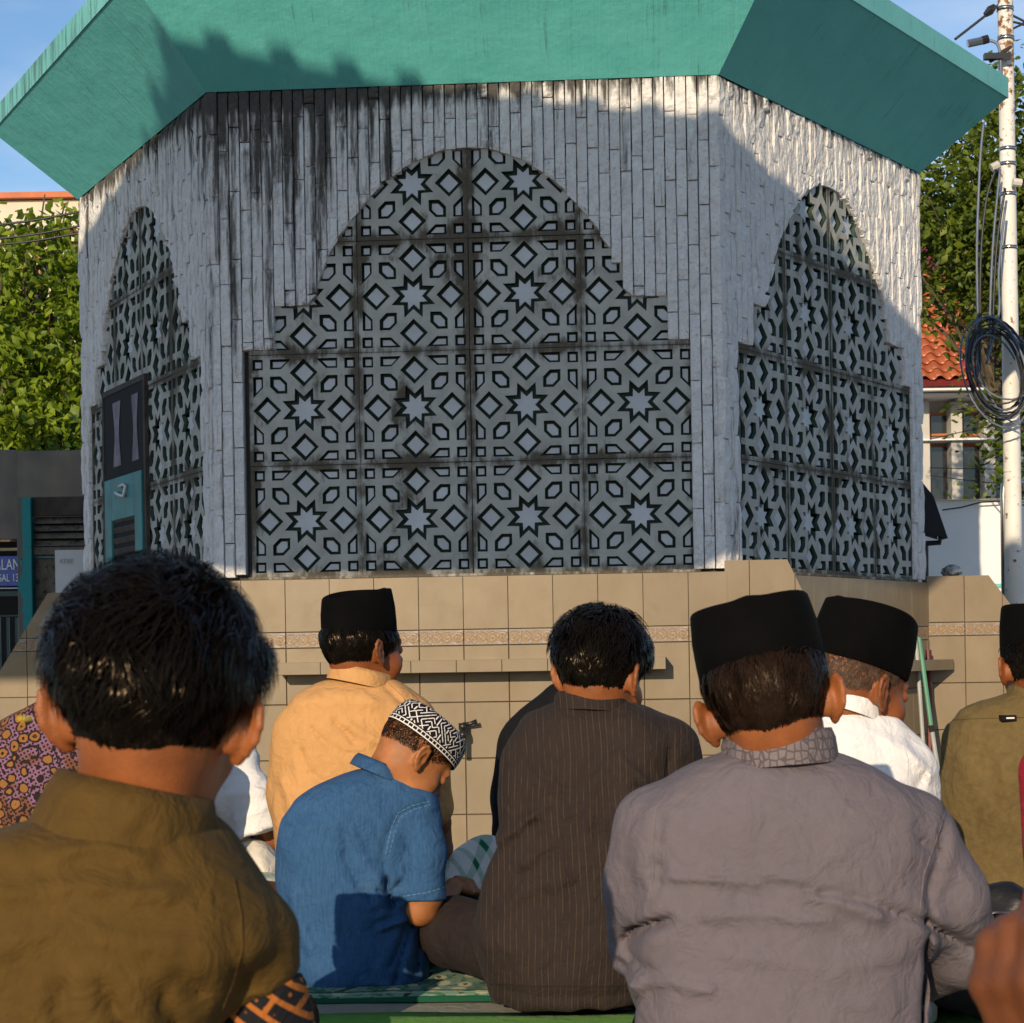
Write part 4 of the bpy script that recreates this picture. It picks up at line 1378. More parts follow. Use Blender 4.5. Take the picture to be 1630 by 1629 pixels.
# ---- materials of people
def mat_skin(name, col, sss=.05):
    t = NT(name)
    o = t.obj()
    c = t.mix(t.rng(t.noise(o, 17, 6), .3, .7), tuple(x * .62 for x in col), tuple(x * 1.12 for x in col))
    c = t.mix(t.rng(t.noise(o, 150, 3), .55, .75, 0, .35), c, tuple(x * .6 for x in col))
    nr = t.bump(t.voro(o, 700), .35, .0012)
    nr = t.bump(t.noise(o, 70, 3), .15, .003, nr)
    return t.done(c, .48, nr, .4, 0, 0, sss)
SKIN = mat_skin("warm brown skin", (0.30, 0.094, 0.027))
SKIN_D = mat_skin("deep brown skin", (0.25, 0.074, 0.021))
SKIN_L = mat_skin("light brown skin", (0.40, 0.150, 0.052))
def mat_hair(name, col, rough=.28):
    t = NT(name)
    o = t.obj()
    c = t.mix(t.noise(o, 90, 2), tuple(x * .6 for x in col), tuple(x * 1.5 for x in col))
    t.b.inputs['Specular Tint'].default_value = (1.0, 0.80, 0.58, 1)
    return t.done(c, rough, None, .10)
HAIR = mat_hair("black hair", (0.0055, 0.0042, 0.0034), .24)
HAIR_B = mat_hair("brown black hair", (0.016, 0.009, 0.006), .34)
HAIR_G = mat_hair("greying hair", (0.05, 0.038, 0.03), .5)
SCALP = plain('dark scalp', (0.012, 0.008, 0.006), .9, .3, 40, 0, spec=.1)
t_ = NT("black velvet")
o_ = t_.obj()
VELVET = t_.done(t_.mix(t_.noise(o_, 14, 4), (0.0016, 0.0016, 0.0018), (0.0050, 0.0048, 0.0048)), .9, t_.bump(t_.noise(o_, 22, 4), .3, .006, t_.bump(t_.noise(o_, 900, 2), .3, .001)), .04, 0, .006)

def hairline(y, low): return np.interp(y, [-.12, -.06, -.022, -.004, .02, .045, .075], [low, low, low + .005, -.002, .012, .03, .078])
def hair(parent, M, s, n, low=-.05, lens=(.05, .012), width=.0016, seed=1, mat=None, top=9.9, name="hair", wave=1.0, shell=.003, thick=(.018, .003), noshell=False):
    """a dark scalp shell and a combed coat of tapering locks; lens, thick = at the crown and at the nape"""
    rs = np.random.RandomState(seed)
    c, r = np.array((0, -.012, .028)), np.array((.075, .097, .089))
    m = n * 5
    u = rs.normal(size=(m, 3)); u /= np.linalg.norm(u, axis=1)[:, None]
    p = c + u * r
    rr_ = rs.uniform(0, 1, m)
    edge = np.where(rr_ < .60, rs.uniform(-.003, .012, m), np.where(rr_ < .88, rs.uniform(-.014, .004, m), rs.uniform(-.028, -.005, m))) if not noshell else -np.abs(rs.normal(0, .012, m)) * -1 - .004
    keep = (p[:, 2] > hairline(p[:, 1], low) + edge) & (p[:, 2] < top)
    p = p[keep][:n]; u = u[keep][:n]
    if noshell: u = u; shell = .0004
    crown = np.array((.012, -.045, .112))
    cl1 = np.stack([vnoise(p.astype(np.float32), 42, seed + k) for k in range(3)], 1)
    cl2 = np.stack([vnoise(p.astype(np.float32), 130, seed + 7 + k) for k in range(3)], 1)
    h = np.clip((p[:, 2] - low) / (.115 - low), 0, 1)
    L = (lens[1] + (lens[0] - lens[1]) * h) * np.where(h < .2, rs.uniform(.35, 1.25, len(p)), rs.uniform(.7, 1.2, len(p)))
    hs = np.clip((h - .36) / .42, 0, 1)
    T = thick[1] + (thick[0] - thick[1]) * hs * hs * (3 - 2 * hs)
    layer = rs.uniform(.25, 1.0, len(p)) ** .7
    def surf(q, off):
        w = (q - c) / r
        w /= np.linalg.norm(w, axis=1)[:, None]
        nn = w / r; nn /= np.linalg.norm(nn, axis=1)[:, None]
        o = c + w * r
        lz = np.minimum(o[:, 2] + .02, 0)
        o[:, 1] += np.where(o[:, 1] < 0, -lz * .10, 0)
        return o + nn * off[:, None], nn
    ph = rs.uniform(0, 6.28, len(p)) * .35 + cl1[:, 0] * 4
    pts = []
    q = p.copy()
    for k in range(5):
        t = k / 4
        rise = min(1, t * 2.2 + .12)
        off = shell - .0015 + T * layer * rise * (1 + .22 * cl1[:, 1] * wave) + (cl2[:, 1] * .0022 * wave * t + rs.normal(0, .0006, len(p))) * min(1, thick[0] / .02)
        P0, nn = surf(q, off)
        pts.append(P0)
        fl = q - crown
        fl -= nn * (fl * nn).sum(1)[:, None]
        fl /= np.linalg.norm(fl, axis=1)[:, None] + .25
        sdv = np.cross(nn, fl)
        d = fl + sdv * (np.sin(ph + k * 1.5) * .55 * wave)[:, None] + cl1 * .45 * wave + cl2 * .28 * wave + np.array((0, 0, -.22)) + rs.normal(size=q.shape) * .09
        d /= np.linalg.norm(d, axis=1)[:, None]
        q = q + d * (L / 4)[:, None]
    nn = surf(p, np.zeros(len(p)))[1]
    P = np.stack(pts, 1)                                  # (n,5,3)
    tang = P[:, 1:] - P[:, :-1]
    tang = np.concatenate([tang, tang[:, -1:]], 1)
    sd = np.cross(tang, nn[:, None, :] + cl2[:, None, :] * .7)
    sd /= np.linalg.norm(sd, axis=2)[:, :, None] + 1e-9
    wd = width * np.array([1, 1.0, .85, .6, .12])[None, :, None] * rs.uniform(.6, 1.3, (len(p), 1, 1))
    A, B_ = P - sd * wd, P + sd * wd
    N_ = len(p)
    v = np.stack([A, B_], 2).reshape(-1, 3)
    base = (np.arange(N_) * 10)[:, None]
    q = np.concatenate([np.stack([base[:, 0] + 2 * k, base[:, 0] + 2 * k + 1, base[:, 0] + 2 * k + 3, base[:, 0] + 2 * k + 2], 1) for k in range(4)])
    # scalp shell
    nu, nv = 48, 32
    th = np.linspace(0, 2 * np.pi, nu, endpoint=False); ph = np.linspace(.02, np.pi - .02, nv)
    T_, H_ = np.meshgrid(th, ph, indexing='ij')
    sp = np.stack([np.sin(H_) * np.cos(T_), np.sin(H_) * np.sin(T_), np.cos(H_)], -1)
    ps = c + sp * (r + shell)
    lz = np.minimum(ps[..., 2] + .02, 0)
    ps[..., 1] += np.where(ps[..., 1] < 0, -lz * .10, 0)
    ok = (ps[..., 2] > hairline(ps[..., 1], low) + .009) & (ps[..., 2] < top)
    sv = ps.reshape(-1, 3)
    ii = np.arange(nu * nv).reshape(nu, nv)
    i2 = np.roll(ii, -1, 0); o2 = np.roll(ok, -1, 0)
    if noshell: ok = ok & False; o2 = ok
    okf = ok[:, :-1] & ok[:, 1:] & o2[:, :-1] & o2[:, 1:]
    sq = np.stack([ii[:, :-1][okf], ii[:, 1:][okf], i2[:, 1:][okf], i2[:, :-1][okf]], 1)
    v = np.concatenate([v, sv]); q = np.concatenate([q, sq + N_ * 10])
    Mm = np.array(M)
    v = v @ Mm[:3, :3].T + Mm[:3, 3]
    ob = npmesh(name, v, q, mat or HAIR, parent)
    ob.data.materials.append(SCALP)
    mi_ = np.zeros(len(ob.data.polygons), np.int32)
    mi_[len(q) - len(sq):] = 1
    ob.data.polygons.foreach_set('material_index', mi_)
    return ob

def songkok(parent, M, s, L=.205, Wd=.160, H=.105, zoff=.040, yoff=-.008, tilt=0.0, front=.0, mat=None, name="songkok", roll=0.0):
    """boat-shaped velvet cap with a folded crown"""
    N_ = 64
    Mx = M @ Matrix.Translation((0, yoff, zoff)) @ Matrix.Rotation(-R(tilt), 4, 'X') @ Matrix.Rotation(R(roll), 4, 'Y')
    rings = [(-.0, .96), (.004, 1.0), (H * .30, 1.004), (H * .6, .992), (H * .9, .945), (H * .975, .93), (H, .908), (H * .985, .875), (H * .90, .82), (H * .82, .72), (H * .79, .5), (H * .80, .25)]
    v = []
    for (z, k) in rings:
        for j in range(N_):
            w_ = 2 * math.pi * j / N_
            cx_, cy_ = math.cos(w_), math.sin(w_)
            x_ = math.copysign(abs(cx_) ** .92, cx_) * Wd / 2 * k
            y_ = math.copysign(abs(cy_) ** 1.0, cy_) * L / 2 * k
            zz = z + (front * y_ / (L / 2) if z > H * .5 else 0) * (z / H)
            zz += .004 * math.cos(2 * w_) * (z / H) * (1 if k > .88 else .4)       # ends rise a little
            if k < .9: zz += .010 * math.exp(-(x_ / .012) ** 2) * (1 - (k - .2))     # centre fold
            x_ += .0012 * math.sin(5 * w_ + 1) * z / H
            v.append(Vector((x_, y_, zz)))
    f = []
    for r_ in range(len(rings) - 1):
        for j in range(N_):
            j2 = (j + 1) % N_
            f.append((r_ * N_ + j, r_ * N_ + j2, (r_ + 1) * N_ + j2, (r_ + 1) * N_ + j))
    f.append(tuple((len(rings) - 1) * N_ + j for j in range(N_)))
    return add(name, [Mx @ p for p in v], f, mat or VELVET, parent, None, None, True)

class Loft:
    """torso: outline rows given in photo pixels at distance D; depth in metres"""
    def __init__(s, D, rows, n=2.3):
        # rows: (y, xl, xr, half depth, centre offset in depth)
        z, cx, a, bb, cy = [], [], [], [], []
        for (y, xl, xr, hd, dc) in rows:
            l_, r_ = W(xl, y, D), W(xr, y, D)
            z.append((l_.z + r_.z) / 2); cx.append((l_.x + r_.x) / 2); a.append((r_.x - l_.x) / 2); bb.append(hd); cy.append(D + dc)
        o = np.argsort(z)
        z = np.array(z)[o]
        s.zt = np.linspace(z[0], z[-1], 240)
        def mk(q):
            t = np.interp(s.zt, z, np.array(q)[o])
            k = np.exp(-np.linspace(-2, 2, 13) ** 2); k /= k.sum()
            tp = np.concatenate([np.full(6, t[0]), t, np.full(6, t[-1])])
            return np.convolve(tp, k, 'valid')
        s.cx, s.a, s.b, s.cy = mk(cx), mk(a), mk(bb), mk(cy)
        s.n = n
        s.lo, s.hi = z[0], z[-1]
        s.box = (min(np.array(cx) - np.array(a)), max(np.array(cx) + np.array(a)), min(np.array(cy) - np.array(bb)), max(np.array(cy) + np.array(bb)))
    def __call__(s, P):
        Z = P[:, 2]
        cx, a, b_, cy = (np.interp(Z, s.zt, q).astype(np.float32) for q in (s.cx, s.a, s.b, s.cy))
        x, y = np.abs(P[:, 0] - cx) / a, np.abs(P[:, 1] - cy) / b_
        d = ((x ** s.n + y ** s.n) ** (1 / s.n) - 1) * np.minimum(a, b_) * .8
        return smax(d, np.maximum(Z - s.hi, s.lo - Z), .012)

def K(D): return D / F
def pt(x, y, D): return np.array(W(x, y, D))
def garment(name, D, loft, sleeves, mat, parent, res, folds=(), seed=0, noise=(.004, 9), cuts=(), k=.03, extra=None, wr=(.0030, 26), scuts={}):
    """shirt: torso outline + sleeves, with drawn folds (photo pixels) and loose-cloth undulation"""
    lo = np.array([9e9] * 3); hi = -lo
    if loft is not None:
        b_ = loft.box
        lo = np.array((b_[0], b_[2], loft.lo)); hi = np.array((b_[1], b_[3], loft.hi))
    sl_ = [[(pt(x, y, D + dd), r * K(D + dd)) for (x, y, dd, r) in ch] for ch in sleeves]
    for ch in sl_:
        for c, r in ch:
            lo = np.minimum(lo, c - r); hi = np.maximum(hi, c + r)
    lo -= .03; hi += .03
    lo[2] = max(lo[2], -.002)
    fo = []
    for (poly, w, amp) in folds:
        fo.append(([(W(x, y, D).x, W(x, y, D).z) for x, y in poly], max(w * K(D), res * 1.25), amp * 1.8))
    def fn(P):
        d = loft(P) if loft is not None else np.full(len(P), 9.0, np.float32)
        for si, ch in enumerate(sl_):
            e = chain(P, ch, .025)
            if si in scuts: e = smax(e, (P - V3(scuts[si][0])) @ V3(scuts[si][1]), .004)
            d = smin(d, e, k * (.5 if si in scuts else 1))
        if extra is not None: d = smin(d, extra(P), .02)
        near = np.abs(d) < .05
        Q = P[near]
        e = vnoise(Q, noise[1], seed) * noise[0] * 1.3 + vnoise(Q * V3((1, 1, .55)), noise[1] * 2.6, seed + 3) * noise[0] * .6
        # fine creases: ridged noise, warped
        wq = Q + np.stack([vnoise(Q, 7, seed + 11), vnoise(Q, 7, seed + 12), vnoise(Q, 7, seed + 13)], 1) * .05
        e += (1 - np.abs(vnoise(wq * V3((1, 1, .6)), wr[1] * .5, seed + 5)) * 2.4) * wr[0] 
        for poly, w, amp in fo:
            dist = polydist(Q[:, 0] + .003 * vnoise(Q, 30, 5), Q[:, 2] + .003 * vnoise(Q, 30, 6), poly)
            e += amp * (np.exp(-np.abs(dist) / (w * .9)) if amp < 0 else np.exp(-(dist / w) ** 2)) - .40 * amp * np.exp(-(dist / (2.8 * w)) ** 2)
        dd = d.copy()
        dd[near] = d[near] - e
        for (o, n_) in cuts:
            dd = smax(dd, (P - V3(o)) @ V3(n_), .004)
        return dd
    v, q = nets(fn, lo, hi, res)
    return npmesh(name, v, q, mat, parent)

def collar(parent, D, ring, h0, mat, th=.0022, name="collar", seed=0, drop=0.0, flare=.0, ang=(0, 360), lay=0.0):
    """standing band: ring = (centre xyz, rx, ry, tiltx, tilty); h0 = height"""
    c, rx, ry, tx, ty = ring
    c = c + Vector((0, -.008, 0)); ry += .007; rx += .002
    Mx = Matrix.Translation(c) @ Matrix.Rotation(R(tx), 4, 'X') @ Matrix.Rotation(R(ty), 4, 'Y')
    n = 48
    v, f = [], []
    prof = [(0, 0), (flare * .4, h0 * .5), (flare, h0), (flare + th, h0 + .0012), (flare + 2 * th + lay * .4, h0 * .6), (lay + 2 * th, -drop)]
    a0, a1 = ang
    for j in range(n + 1):
        w_ = R(a0 + (a1 - a0) * j / n)
        for (o_r, z) in prof:
            wob = .0012 * math.sin(3 * w_ + seed)
            v.append(Mx @ Vector(((rx + o_r + wob) * math.cos(w_), (ry + o_r + wob) * math.sin(w_), z)))
    m = len(prof)
    for j in range(n):
        for k in range(m - 1):
            f.append((j * m + k, (j + 1) * m + k, (j + 1) * m + k + 1, j * m + k + 1))
    return add(name, v, f, mat, parent, None, None, True)

def legs(parent, x, D, mat, s=1.0, name="trousers", z0=0.0, res=.016, w=1.0, yaw=0, knees=(1, 1), seed=0, fold=.004):
    """crossed legs on the floor, hips at (x, D)"""
    cy_, sy_ = math.cos(R(yaw)), math.sin(R(yaw))
    def g_(a, b_, z): return np.array((x + (a * cy_ + b_ * sy_) * s, D + (b_ * cy_ - a * sy_) * s, z0 + z * s))
    Lr = []
    for sx, kn in ((-1, knees[0]), (1, knees[1])):
        Lr.append([(g_(sx * .09, .02, .10), .098 * s), (g_(sx * .29 * w, .27, .105 * kn + .01), .075 * s), (g_(sx * .05, .40, .065), .055 * s), (g_(-sx * .10, .40, .055), .045 * s)])
    allp = np.array([c for ch in Lr for c, r in ch])
    lo, hi = allp.min(0) - .13 * s, allp.max(0) + .13 * s
    lo[2] = z0 - .004
    def fn(P):
        d = smin(chain(P, Lr[0], .03), chain(P, Lr[1], .03), .03)
        d = smin(d, s_ell(P, g_(0, .02, .09), (.19 * s, .13 * s, .10 * s)), .04)
        d = d - vnoise(P, 16, seed) * fold - vnoise(P, 34, seed + 2) * fold * .4
        return smax(d, (z0 + .002) - P[:, 2], .01)
    v, q = nets(fn, lo, hi, res)
    return npmesh(name, v, q, mat, parent)

def hand_chain(wrist, knuck, up, s=1.0, curl=60, thumb=1, spread=1.0):
    """capsules of a hand: wrist -> knuckles direction, 'up' = back of the hand; thumb side +1/-1; returns chains"""
    wv, kv, uv = Vector(wrist), Vector(knuck), Vector(up).normalized()
    d = (kv - wv).normalized()
    sd = d.cross(uv).normalized() * thumb
    uv = sd.cross(d).normalized() * thumb
    out = []
    pl = (kv - wv).length
    for i_, (off, ln_) in enumerate(((.030, .075), (.010, .083), (-.010, .077), (-.028, .060))):
        base = kv + sd * off * s * spread - d * (.004 * abs(i_ - 1))
        chn = [(np.array(wv + sd * off * .5 * s), .0115 * s), (np.array(base), .0105 * s)]
        p, dir_ = base, d.copy()
        for k_, seg in enumerate((.45, .31, .24)):
            rotm = Matrix.Rotation(-R(curl * (.6, 1.0, .8)[k_]), 3, sd * thumb)
            dir_ = rotm @ dir_
            p = p + dir_ * ln_ * seg * s
            chn.append((np.array(p), (.0095, .0088, .0078)[k_] * s))
        out.append(chn)
    tb = wv + d * pl * .25 + sd * .026 * s
    t1 = tb + (d * .6 + sd * .75 - uv * .25).normalized() * .036 * s
    t2 = t1 + (d * .9 + sd * .15 - uv * .35).normalized() * .030 * s
    t3 = t2 + (d * .85 - sd * .25 - uv * .4).normalized() * .022 * s
    out.append([(np.array(wv), .014 * s), (np.array(tb), .0135 * s), (np.array(t1), .0125 * s), (np.array(t2), .0105 * s), (np.array(t3), .009 * s)])
    return out
def limb_mesh(chains, res, k=.008, extra=None):
    allp = np.array([c for ch in chains for c, r in ch]); mr = max(r for ch in chains for c, r in ch)
    lo, hi = allp.min(0) - mr - .01, allp.max(0) + mr + .01
    def fn(P):
        d = None
        for ch in chains:
            e = chain(P, ch, .008)
            d = e if d is None else smin(d, e, k)
        return d
    return nets(fn, lo, hi, res)
def core(x, D, z0, z1, w=.12, dp=.075, res=.02):
    """bare trunk under the clothes"""
    def fn(P):
        return s_cap(P, (x, D, z0), (x, D, z1), w * .95, w * .75)
    return nets(fn, (x - w - .03, D - w - .03, z0 - w - .03), (x + w + .03, D + w + .03, z1 + w + .03), res)
def body(label, M, s, neck, skin, parts=(), ears=24, res=.0042, fat=1.0, group="people seated in rows"):
    c = np.array(M.translation)
    nb = np.array(neck[0])
    lo = np.minimum(c - .145 * s, nb - neck[1] - .015); hi = np.maximum(c + .145 * s, nb + neck[1] + .015)
    v, q = nets(lambda P: head_sdf(P, M, s, neck, ears, fat=fat), lo, hi, res)
    allp = [(v, q)] + [p for p in parts]
    v, q = join(allp)
    o = npmesh("person", v, q, skin)
    tag(o, label, "person", group)
    return o
# ------------------------------------------------------------------ cloth of the people
C_OLIVE = cloth("olive brown cotton", (0.088, 0.050, 0.0115), 1200)
C_OLIVE_D = cloth("olive brown facing", (0.05, 0.035, 0.015), 1200)
C_GREY = cloth("mauve grey cotton", (0.135, 0.115, 0.130), 1100, .06)
def emb(t, o, c):
    w_ = t.voro(t.scale(o, (1, 1, .8)), 95, 'DISTANCE_TO_EDGE', 'Distance', .45)
    return t.mix(t.rng(w_, .07, .12, .75, 0), c, (0.06, 0.05, 0.055))
C_GREYC = cloth("embroidered mauve grey band", (0.17, 0.14, 0.145), 900, .1, pat=emb)
C_TAN = cloth("tan cotton", (0.53, 0.285, 0.112), 1100, .07)
C_WHITE = cloth("white cotton", (0.74, 0.73, 0.74), 1100, .03)
C_CREAMT = cloth("cream cotton trousers", (0.66, 0.62, 0.56), 1000, .05)
C_BLACK = cloth("black cotton", (0.008, 0.008, 0.009), 1000, .2, sheen=.03)
C_DARKT = cloth("black brown trousers", (0.024, 0.017, 0.016), 900, .15, sheen=.06)
C_KHAKI = cloth("khaki linen", (0.135, 0.095, 0.038), 500, .22)
C_RED = cloth("red dress cloth", (0.36, 0.012, 0.03), 700)
def denim_pat(t, o, c):
    f = t.noise(t.scale(o, (260, 260, 26)), 1, 4, .7)
    c = t.mix(t.rng(f, .35, .7, 0, .55), c, (0.055, 0.13, 0.26))
    return t.mix(t.rng(t.noise(o, 16, 5), .55, .8, 0, .4), c, (0.07, 0.14, 0.25))
C_DENIM = cloth("blue denim", (0.022, 0.070, 0.168), 1300, .15, pat=denim_pat, sheen=.1)
C_STITCH = cloth("pale denim seam", (0.10, 0.20, 0.34), 900)
def pin_pat(t, o, c):
    x = t.xyz(o)
    u = t.math('MULTIPLY_ADD', t.noise(o, 3.2, 2), .045, x[0])
    w_ = t.math('PINGPONG', u, .0062)
    ln_ = t.rng(w_, .0006, .0003)
    br_ = t.rng(t.noise(t.scale(o, (160, 10, 22)), 1, 2), .40, .55)
    c = t.mix(t.math('MULTIPLY', t.math('MULTIPLY', ln_, br_), .55), c, (0.12, 0.085, 0.045))
    w2 = t.math('PINGPONG', t.math('ADD', u, .003), .0031)
    return t.mix(t.rng(w2, .0006, .0003, 0, .5), c, (0.017, 0.012, 0.011))
C_PIN = cloth("brown pinstripe cloth", (0.028, 0.020, 0.018), 1000, .1, pat=pin_pat)
def batik_pat(t, o, c):
    q = t.scale(o, (1, .6, 1), (0, .5, 0))
    big = t.voro(q, 33, 'F1', 'Distance', .5)
    w0 = t.noise(q, 70, 2)
    big = t.math('MULTIPLY_ADD', t.math('SUBTRACT', w0, .5), .35, big)
    ring = t.math('SINE', t.math('MULTIPLY', big, 19))
    dots = t.math('MULTIPLY', t.math('LESS_THAN', t.math('PINGPONG', t.xyz(q)[0], .0045), .0024), t.math('LESS_THAN', t.math('PINGPONG', t.xyz(q)[2], .0045), .0024))
    c = (0.20, 0.10, 0.17)
    c = t.mix(t.rng(t.noise(q, 9, 2), .46, .52), c, (0.15, 0.06, 0.035))
    c = t.mix(t.rng(big, .42, .36), c, (0.24, 0.105, 0.032))
    c = t.mix(t.rng(ring, .35, .55), c, (0.018, 0.012, 0.012))
    c = t.mix(t.math('MULTIPLY', dots, t.rng(big, .40, .44)), c, (0.02, 0.012, 0.012))
    c = t.mix(t.rng(t.noise(t.scale(q, (1, 1, 1), loc=(3, 1, 2)), 6, 1), .68, .70, 0, .8), c, (0.50, 0.40, 0.03))
    return c
C_BATIK = cloth("violet and gold batik", (0.3, 0.15, 0.3), 900, .05, pat=batik_pat)
def cuff_pat(t, o, c):
    q = t.scale(o, (1, 1, 1), (0, R(-38), 0))
    b_ = t.n("TexBrick")
    t.ln(t.scale(q, (1, 1, 1), (R(90), 0, 0)), b_.inputs['Vector'])
    b_.inputs['Scale'].default_value = 22
    b_.inputs['Mortar Size'].default_value = .055
    b_.inputs['Mortar Smooth'].default_value = .2
    b_.inputs['Row Height'].default_value = .35
    b_.inputs['Brick Width'].default_value = .9
    dot = t.voro(q, 95, 'F1', 'Distance', .2)
    c = t.mix(b_.outputs['Fac'], (0.012, 0.012, 0.014), (0.36, 0.115, 0.022))
    return t.mix(t.math('MULTIPLY', t.rng(dot, .25, .18), t.rng(t.noise(q, 14, 1), .5, .55)), c, (0.36, 0.115, 0.022))
C_CUFF = cloth("black and orange batik cuff", (0.02, 0.02, 0.02), 900, .05, pat=cuff_pat)
def plaid_pat(t, o, c):
    x = t.xyz(t.scale(o, (1, 1, 1), (0.3, .35, .5)))
    a = t.rng(t.math('PINGPONG', t.math('MULTIPLY_ADD', x[0], .8, x[1]), .036), .024, .0265)
    b_ = t.rng(t.math('PINGPONG', t.math('MULTIPLY_ADD', x[1], -.7, x[2]), .036), .024, .0265)
    f = t.math('MULTIPLY', t.math('ADD', a, b_), .5)
    return t.mix(t.math('MULTIPLY', f, 1.0), (0.66, 0.63, 0.56), t.mix(t.rng(f, .6, .9), (0.12, 0.32, 0.18), (0.01, 0.13, 0.06)))
C_PLAID = cloth("white and green plaid sarong", (0.6, 0.6, 0.55), 900, .05, pat=plaid_pat)

def person_shell(label, D, head, yaw, pitch, roll, s, neckpt, neckr, skin, parts=(), ears=24, res=.0042, hd=0.0, fat=1.0):
    M = head_frame(W(head[0], head[1], D + hd), yaw, pitch, roll, s)
    nb = pt(neckpt[0], neckpt[1], D + neckpt[2] + .030)
    o = body(label, M, s, (nb, neckr * .90), skin, parts, ears, res, fat)
    return o, M
def ring_at(x, y, D, rx, ry, tx, ty): return (Vector(pt(x, y, D)), rx, ry, tx, ty)
def armparts(D, chains, res=.008):
    cs = [[(pt(x, y, D + dd), r * K(D + dd)) for (x, y, dd, r) in ch] for ch in chains]
    return limb_mesh(cs, res)
def lap_hands(x, D, s=1.0, z=.16):
    """two relaxed hands resting in the lap"""
    out = []
    for sx in (-1, 1):
        el = Vector((x + sx * .13 * s, D + .16, z + .05)); wr_ = Vector((x + sx * .09 * s, D + .30 * s, z + .02)); kn = Vector((x + sx * .03 * s, D + .36 * s, z + .015))
        ch = hand_chain(wr_, kn, (0, 0, 1), s, 28, -sx)
        ch.append([(np.array(el), .042 * s), (np.array(wr_), .026 * s)])
        out.append(limb_mesh(ch, .009))
    return out

from mathutils.bvhtree import BVHTree
def seam(shirt, poly, mat, w=.0011, step=3.0, dash=None, name="seam"):
    """a stitched seam laid on the cloth along a line of photo pixels"""
    me = shirt.data
    bv = BVHTree.FromPolygons([v.co.copy() for v in me.vertices], [tuple(p.vertices) for p in me.polygons])
    pts = []
    for (x0, y0), (x1, y1) in zip(poly[:-1], poly[1:]):
        n = max(1, int(math.hypot(x1 - x0, y1 - y0) / step))
        for k in range(n): pts.append((x0 + (x1 - x0) * k / n, y0 + (y1 - y0) * k / n))
    pts.append(poly[-1])
    hit = []
    for x, y in pts:
        d = ray(x, y).normalized()
        h = bv.ray_cast(Vector((0, 0, ZC)), d)
        hit.append((h[0], h[1]) if h[0] is not None else None)
    v, f = [], []
    prev = None
    for k in range(len(hit)):
        if hit[k] is None: prev = None; continue
        p, nn = hit[k]
        q = next((hit[j] for j in (k + 1, k - 1) if 0 <= j < len(hit) and hit[j] is not None), None)
        if q is None or (q[0] - p).length > .04: prev = None; continue
        if nn.dot(p) > 0: nn = -nn
        t = (q[0] - p).normalized() * (1 if k + 1 < len(hit) and hit[k + 1] is q else -1)
        sd = t.cross(nn).normalized() * w
        i = len(v)
        v += [p - sd + nn * .0002, p + nn * .0016, p + sd + nn * .0002]
        if prev is not None and (dash is None or (k % dash[0]) < dash[1]):
            f += [(prev, i, i + 1, prev + 1), (prev + 1, i + 1, i + 2, prev + 2)]
        prev = i
    if f: add(name, v, f, mat, shirt, None, None, True)
C_OLIVE_S = cloth("olive thread", (0.075, 0.042, 0.011), 1200)
C_GREY_S = cloth("mauve grey thread", (0.155, 0.13, 0.145), 1200)
C_TAN_S = cloth("tan thread", (0.36, 0.19, 0.075), 1200)
C_PIN_S = cloth("brown thread", (0.020, 0.015, 0.013), 1200)
C_KHAKI_S = cloth("khaki thread", (0.085, 0.06, 0.024), 1200)
C_WHITE_S = cloth("white thread", (0.52, 0.52, 0.54), 1200)

# ---- man in olive shirt, nearest, bareheaded
D = 1.70
arm = armparts(D, [[(414, 1560, .01, 60), (430, 1760, .03, 60), (425, 1930, .12, 54)]], .012)
o, M = person_shell("man with black hair in an olive brown shirt, nearest at left", D, (247, 1142), 4, 4, 5, .92, (214, 1345, -.01), .060, SKIN, [arm, core(-.37, D + .05, .2, .42)] + lap_hands(-.37, D + .05), 42, .0032)
hair(o, M, .92, 24000, -.068, (.050, .012), .0009, 3, HAIR, wave=1.2, thick=(.034, .0015))
lf = Loft(D + .0, [(1296, 84, 318, .062, 0), (1306, 20, 336, .082, 0), (1330, -35, 360, .096, 0), (1360, -80, 380, .106, 0), (1400, -145, 412, .115, 0), (1450, -190, 447, .122, 0), (1500, -212, 452, .126, 0), (1550, -228, 400, .128, 0), (1640, -235, 350, .13, 0), (1800, -235, 330, .14, .01), (2100, -240, 340, .15, .02), (2385, -260, 400, .17, .03)])
sh_ = garment("shirt", D, lf, [[(398, 1505, .01, 80), (416, 1640, .02, 80), (425, 1760, .03, 80)]], C_OLIVE, o, .0062,
        [([(150, 1525), (141, 1570), (150, 1640)], 9, -.009), ([(212, 1535), (226, 1580), (242, 1640)], 9, -.009), ([(292, 1548), (301, 1590), (310, 1620)], 8, -.008), ([(312, 1526), (342, 1556)], 6, -.006),
         ([(0, 1350), (60, 1360)], 8, -.004), ([(120, 1345), (200, 1330), (260, 1345)], 12, .005), ([(60, 1400), (160, 1385), (300, 1400)], 16, .004), ([(385, 1480), (388, 1530), (400, 1560)], 4, -.004), ([(30, 1480), (140, 1450), (300, 1470)], 22, .004)], 2, (.006, 7), wr=(.002, 20),
        scuts={0: (pt(400, 1582, D), (.30, 0, -.954))})
seam(sh_, [(372, 1400), (384, 1460), (386, 1510), (372, 1560), (352, 1610)], C_OLIVE_S, .0010)
garment("cuff", D, None, [[(400, 1520, .01, 78), (412, 1680, .02, 80), (424, 1840, .04, 78)]], C_CUFF, o, .010, (), 5, (.003, 9),
        cuts=[(pt(400, 1574, D), (-.30, 0, .954))])
collar(o, D, ring_at(203, 1318, D + .002, .064, .064, -5, 13), .037, C_OLIVE, .003, lay=.009, drop=.014, flare=-.003)
legs(o, -.37, D + .06, C_DARKT, 1.0)

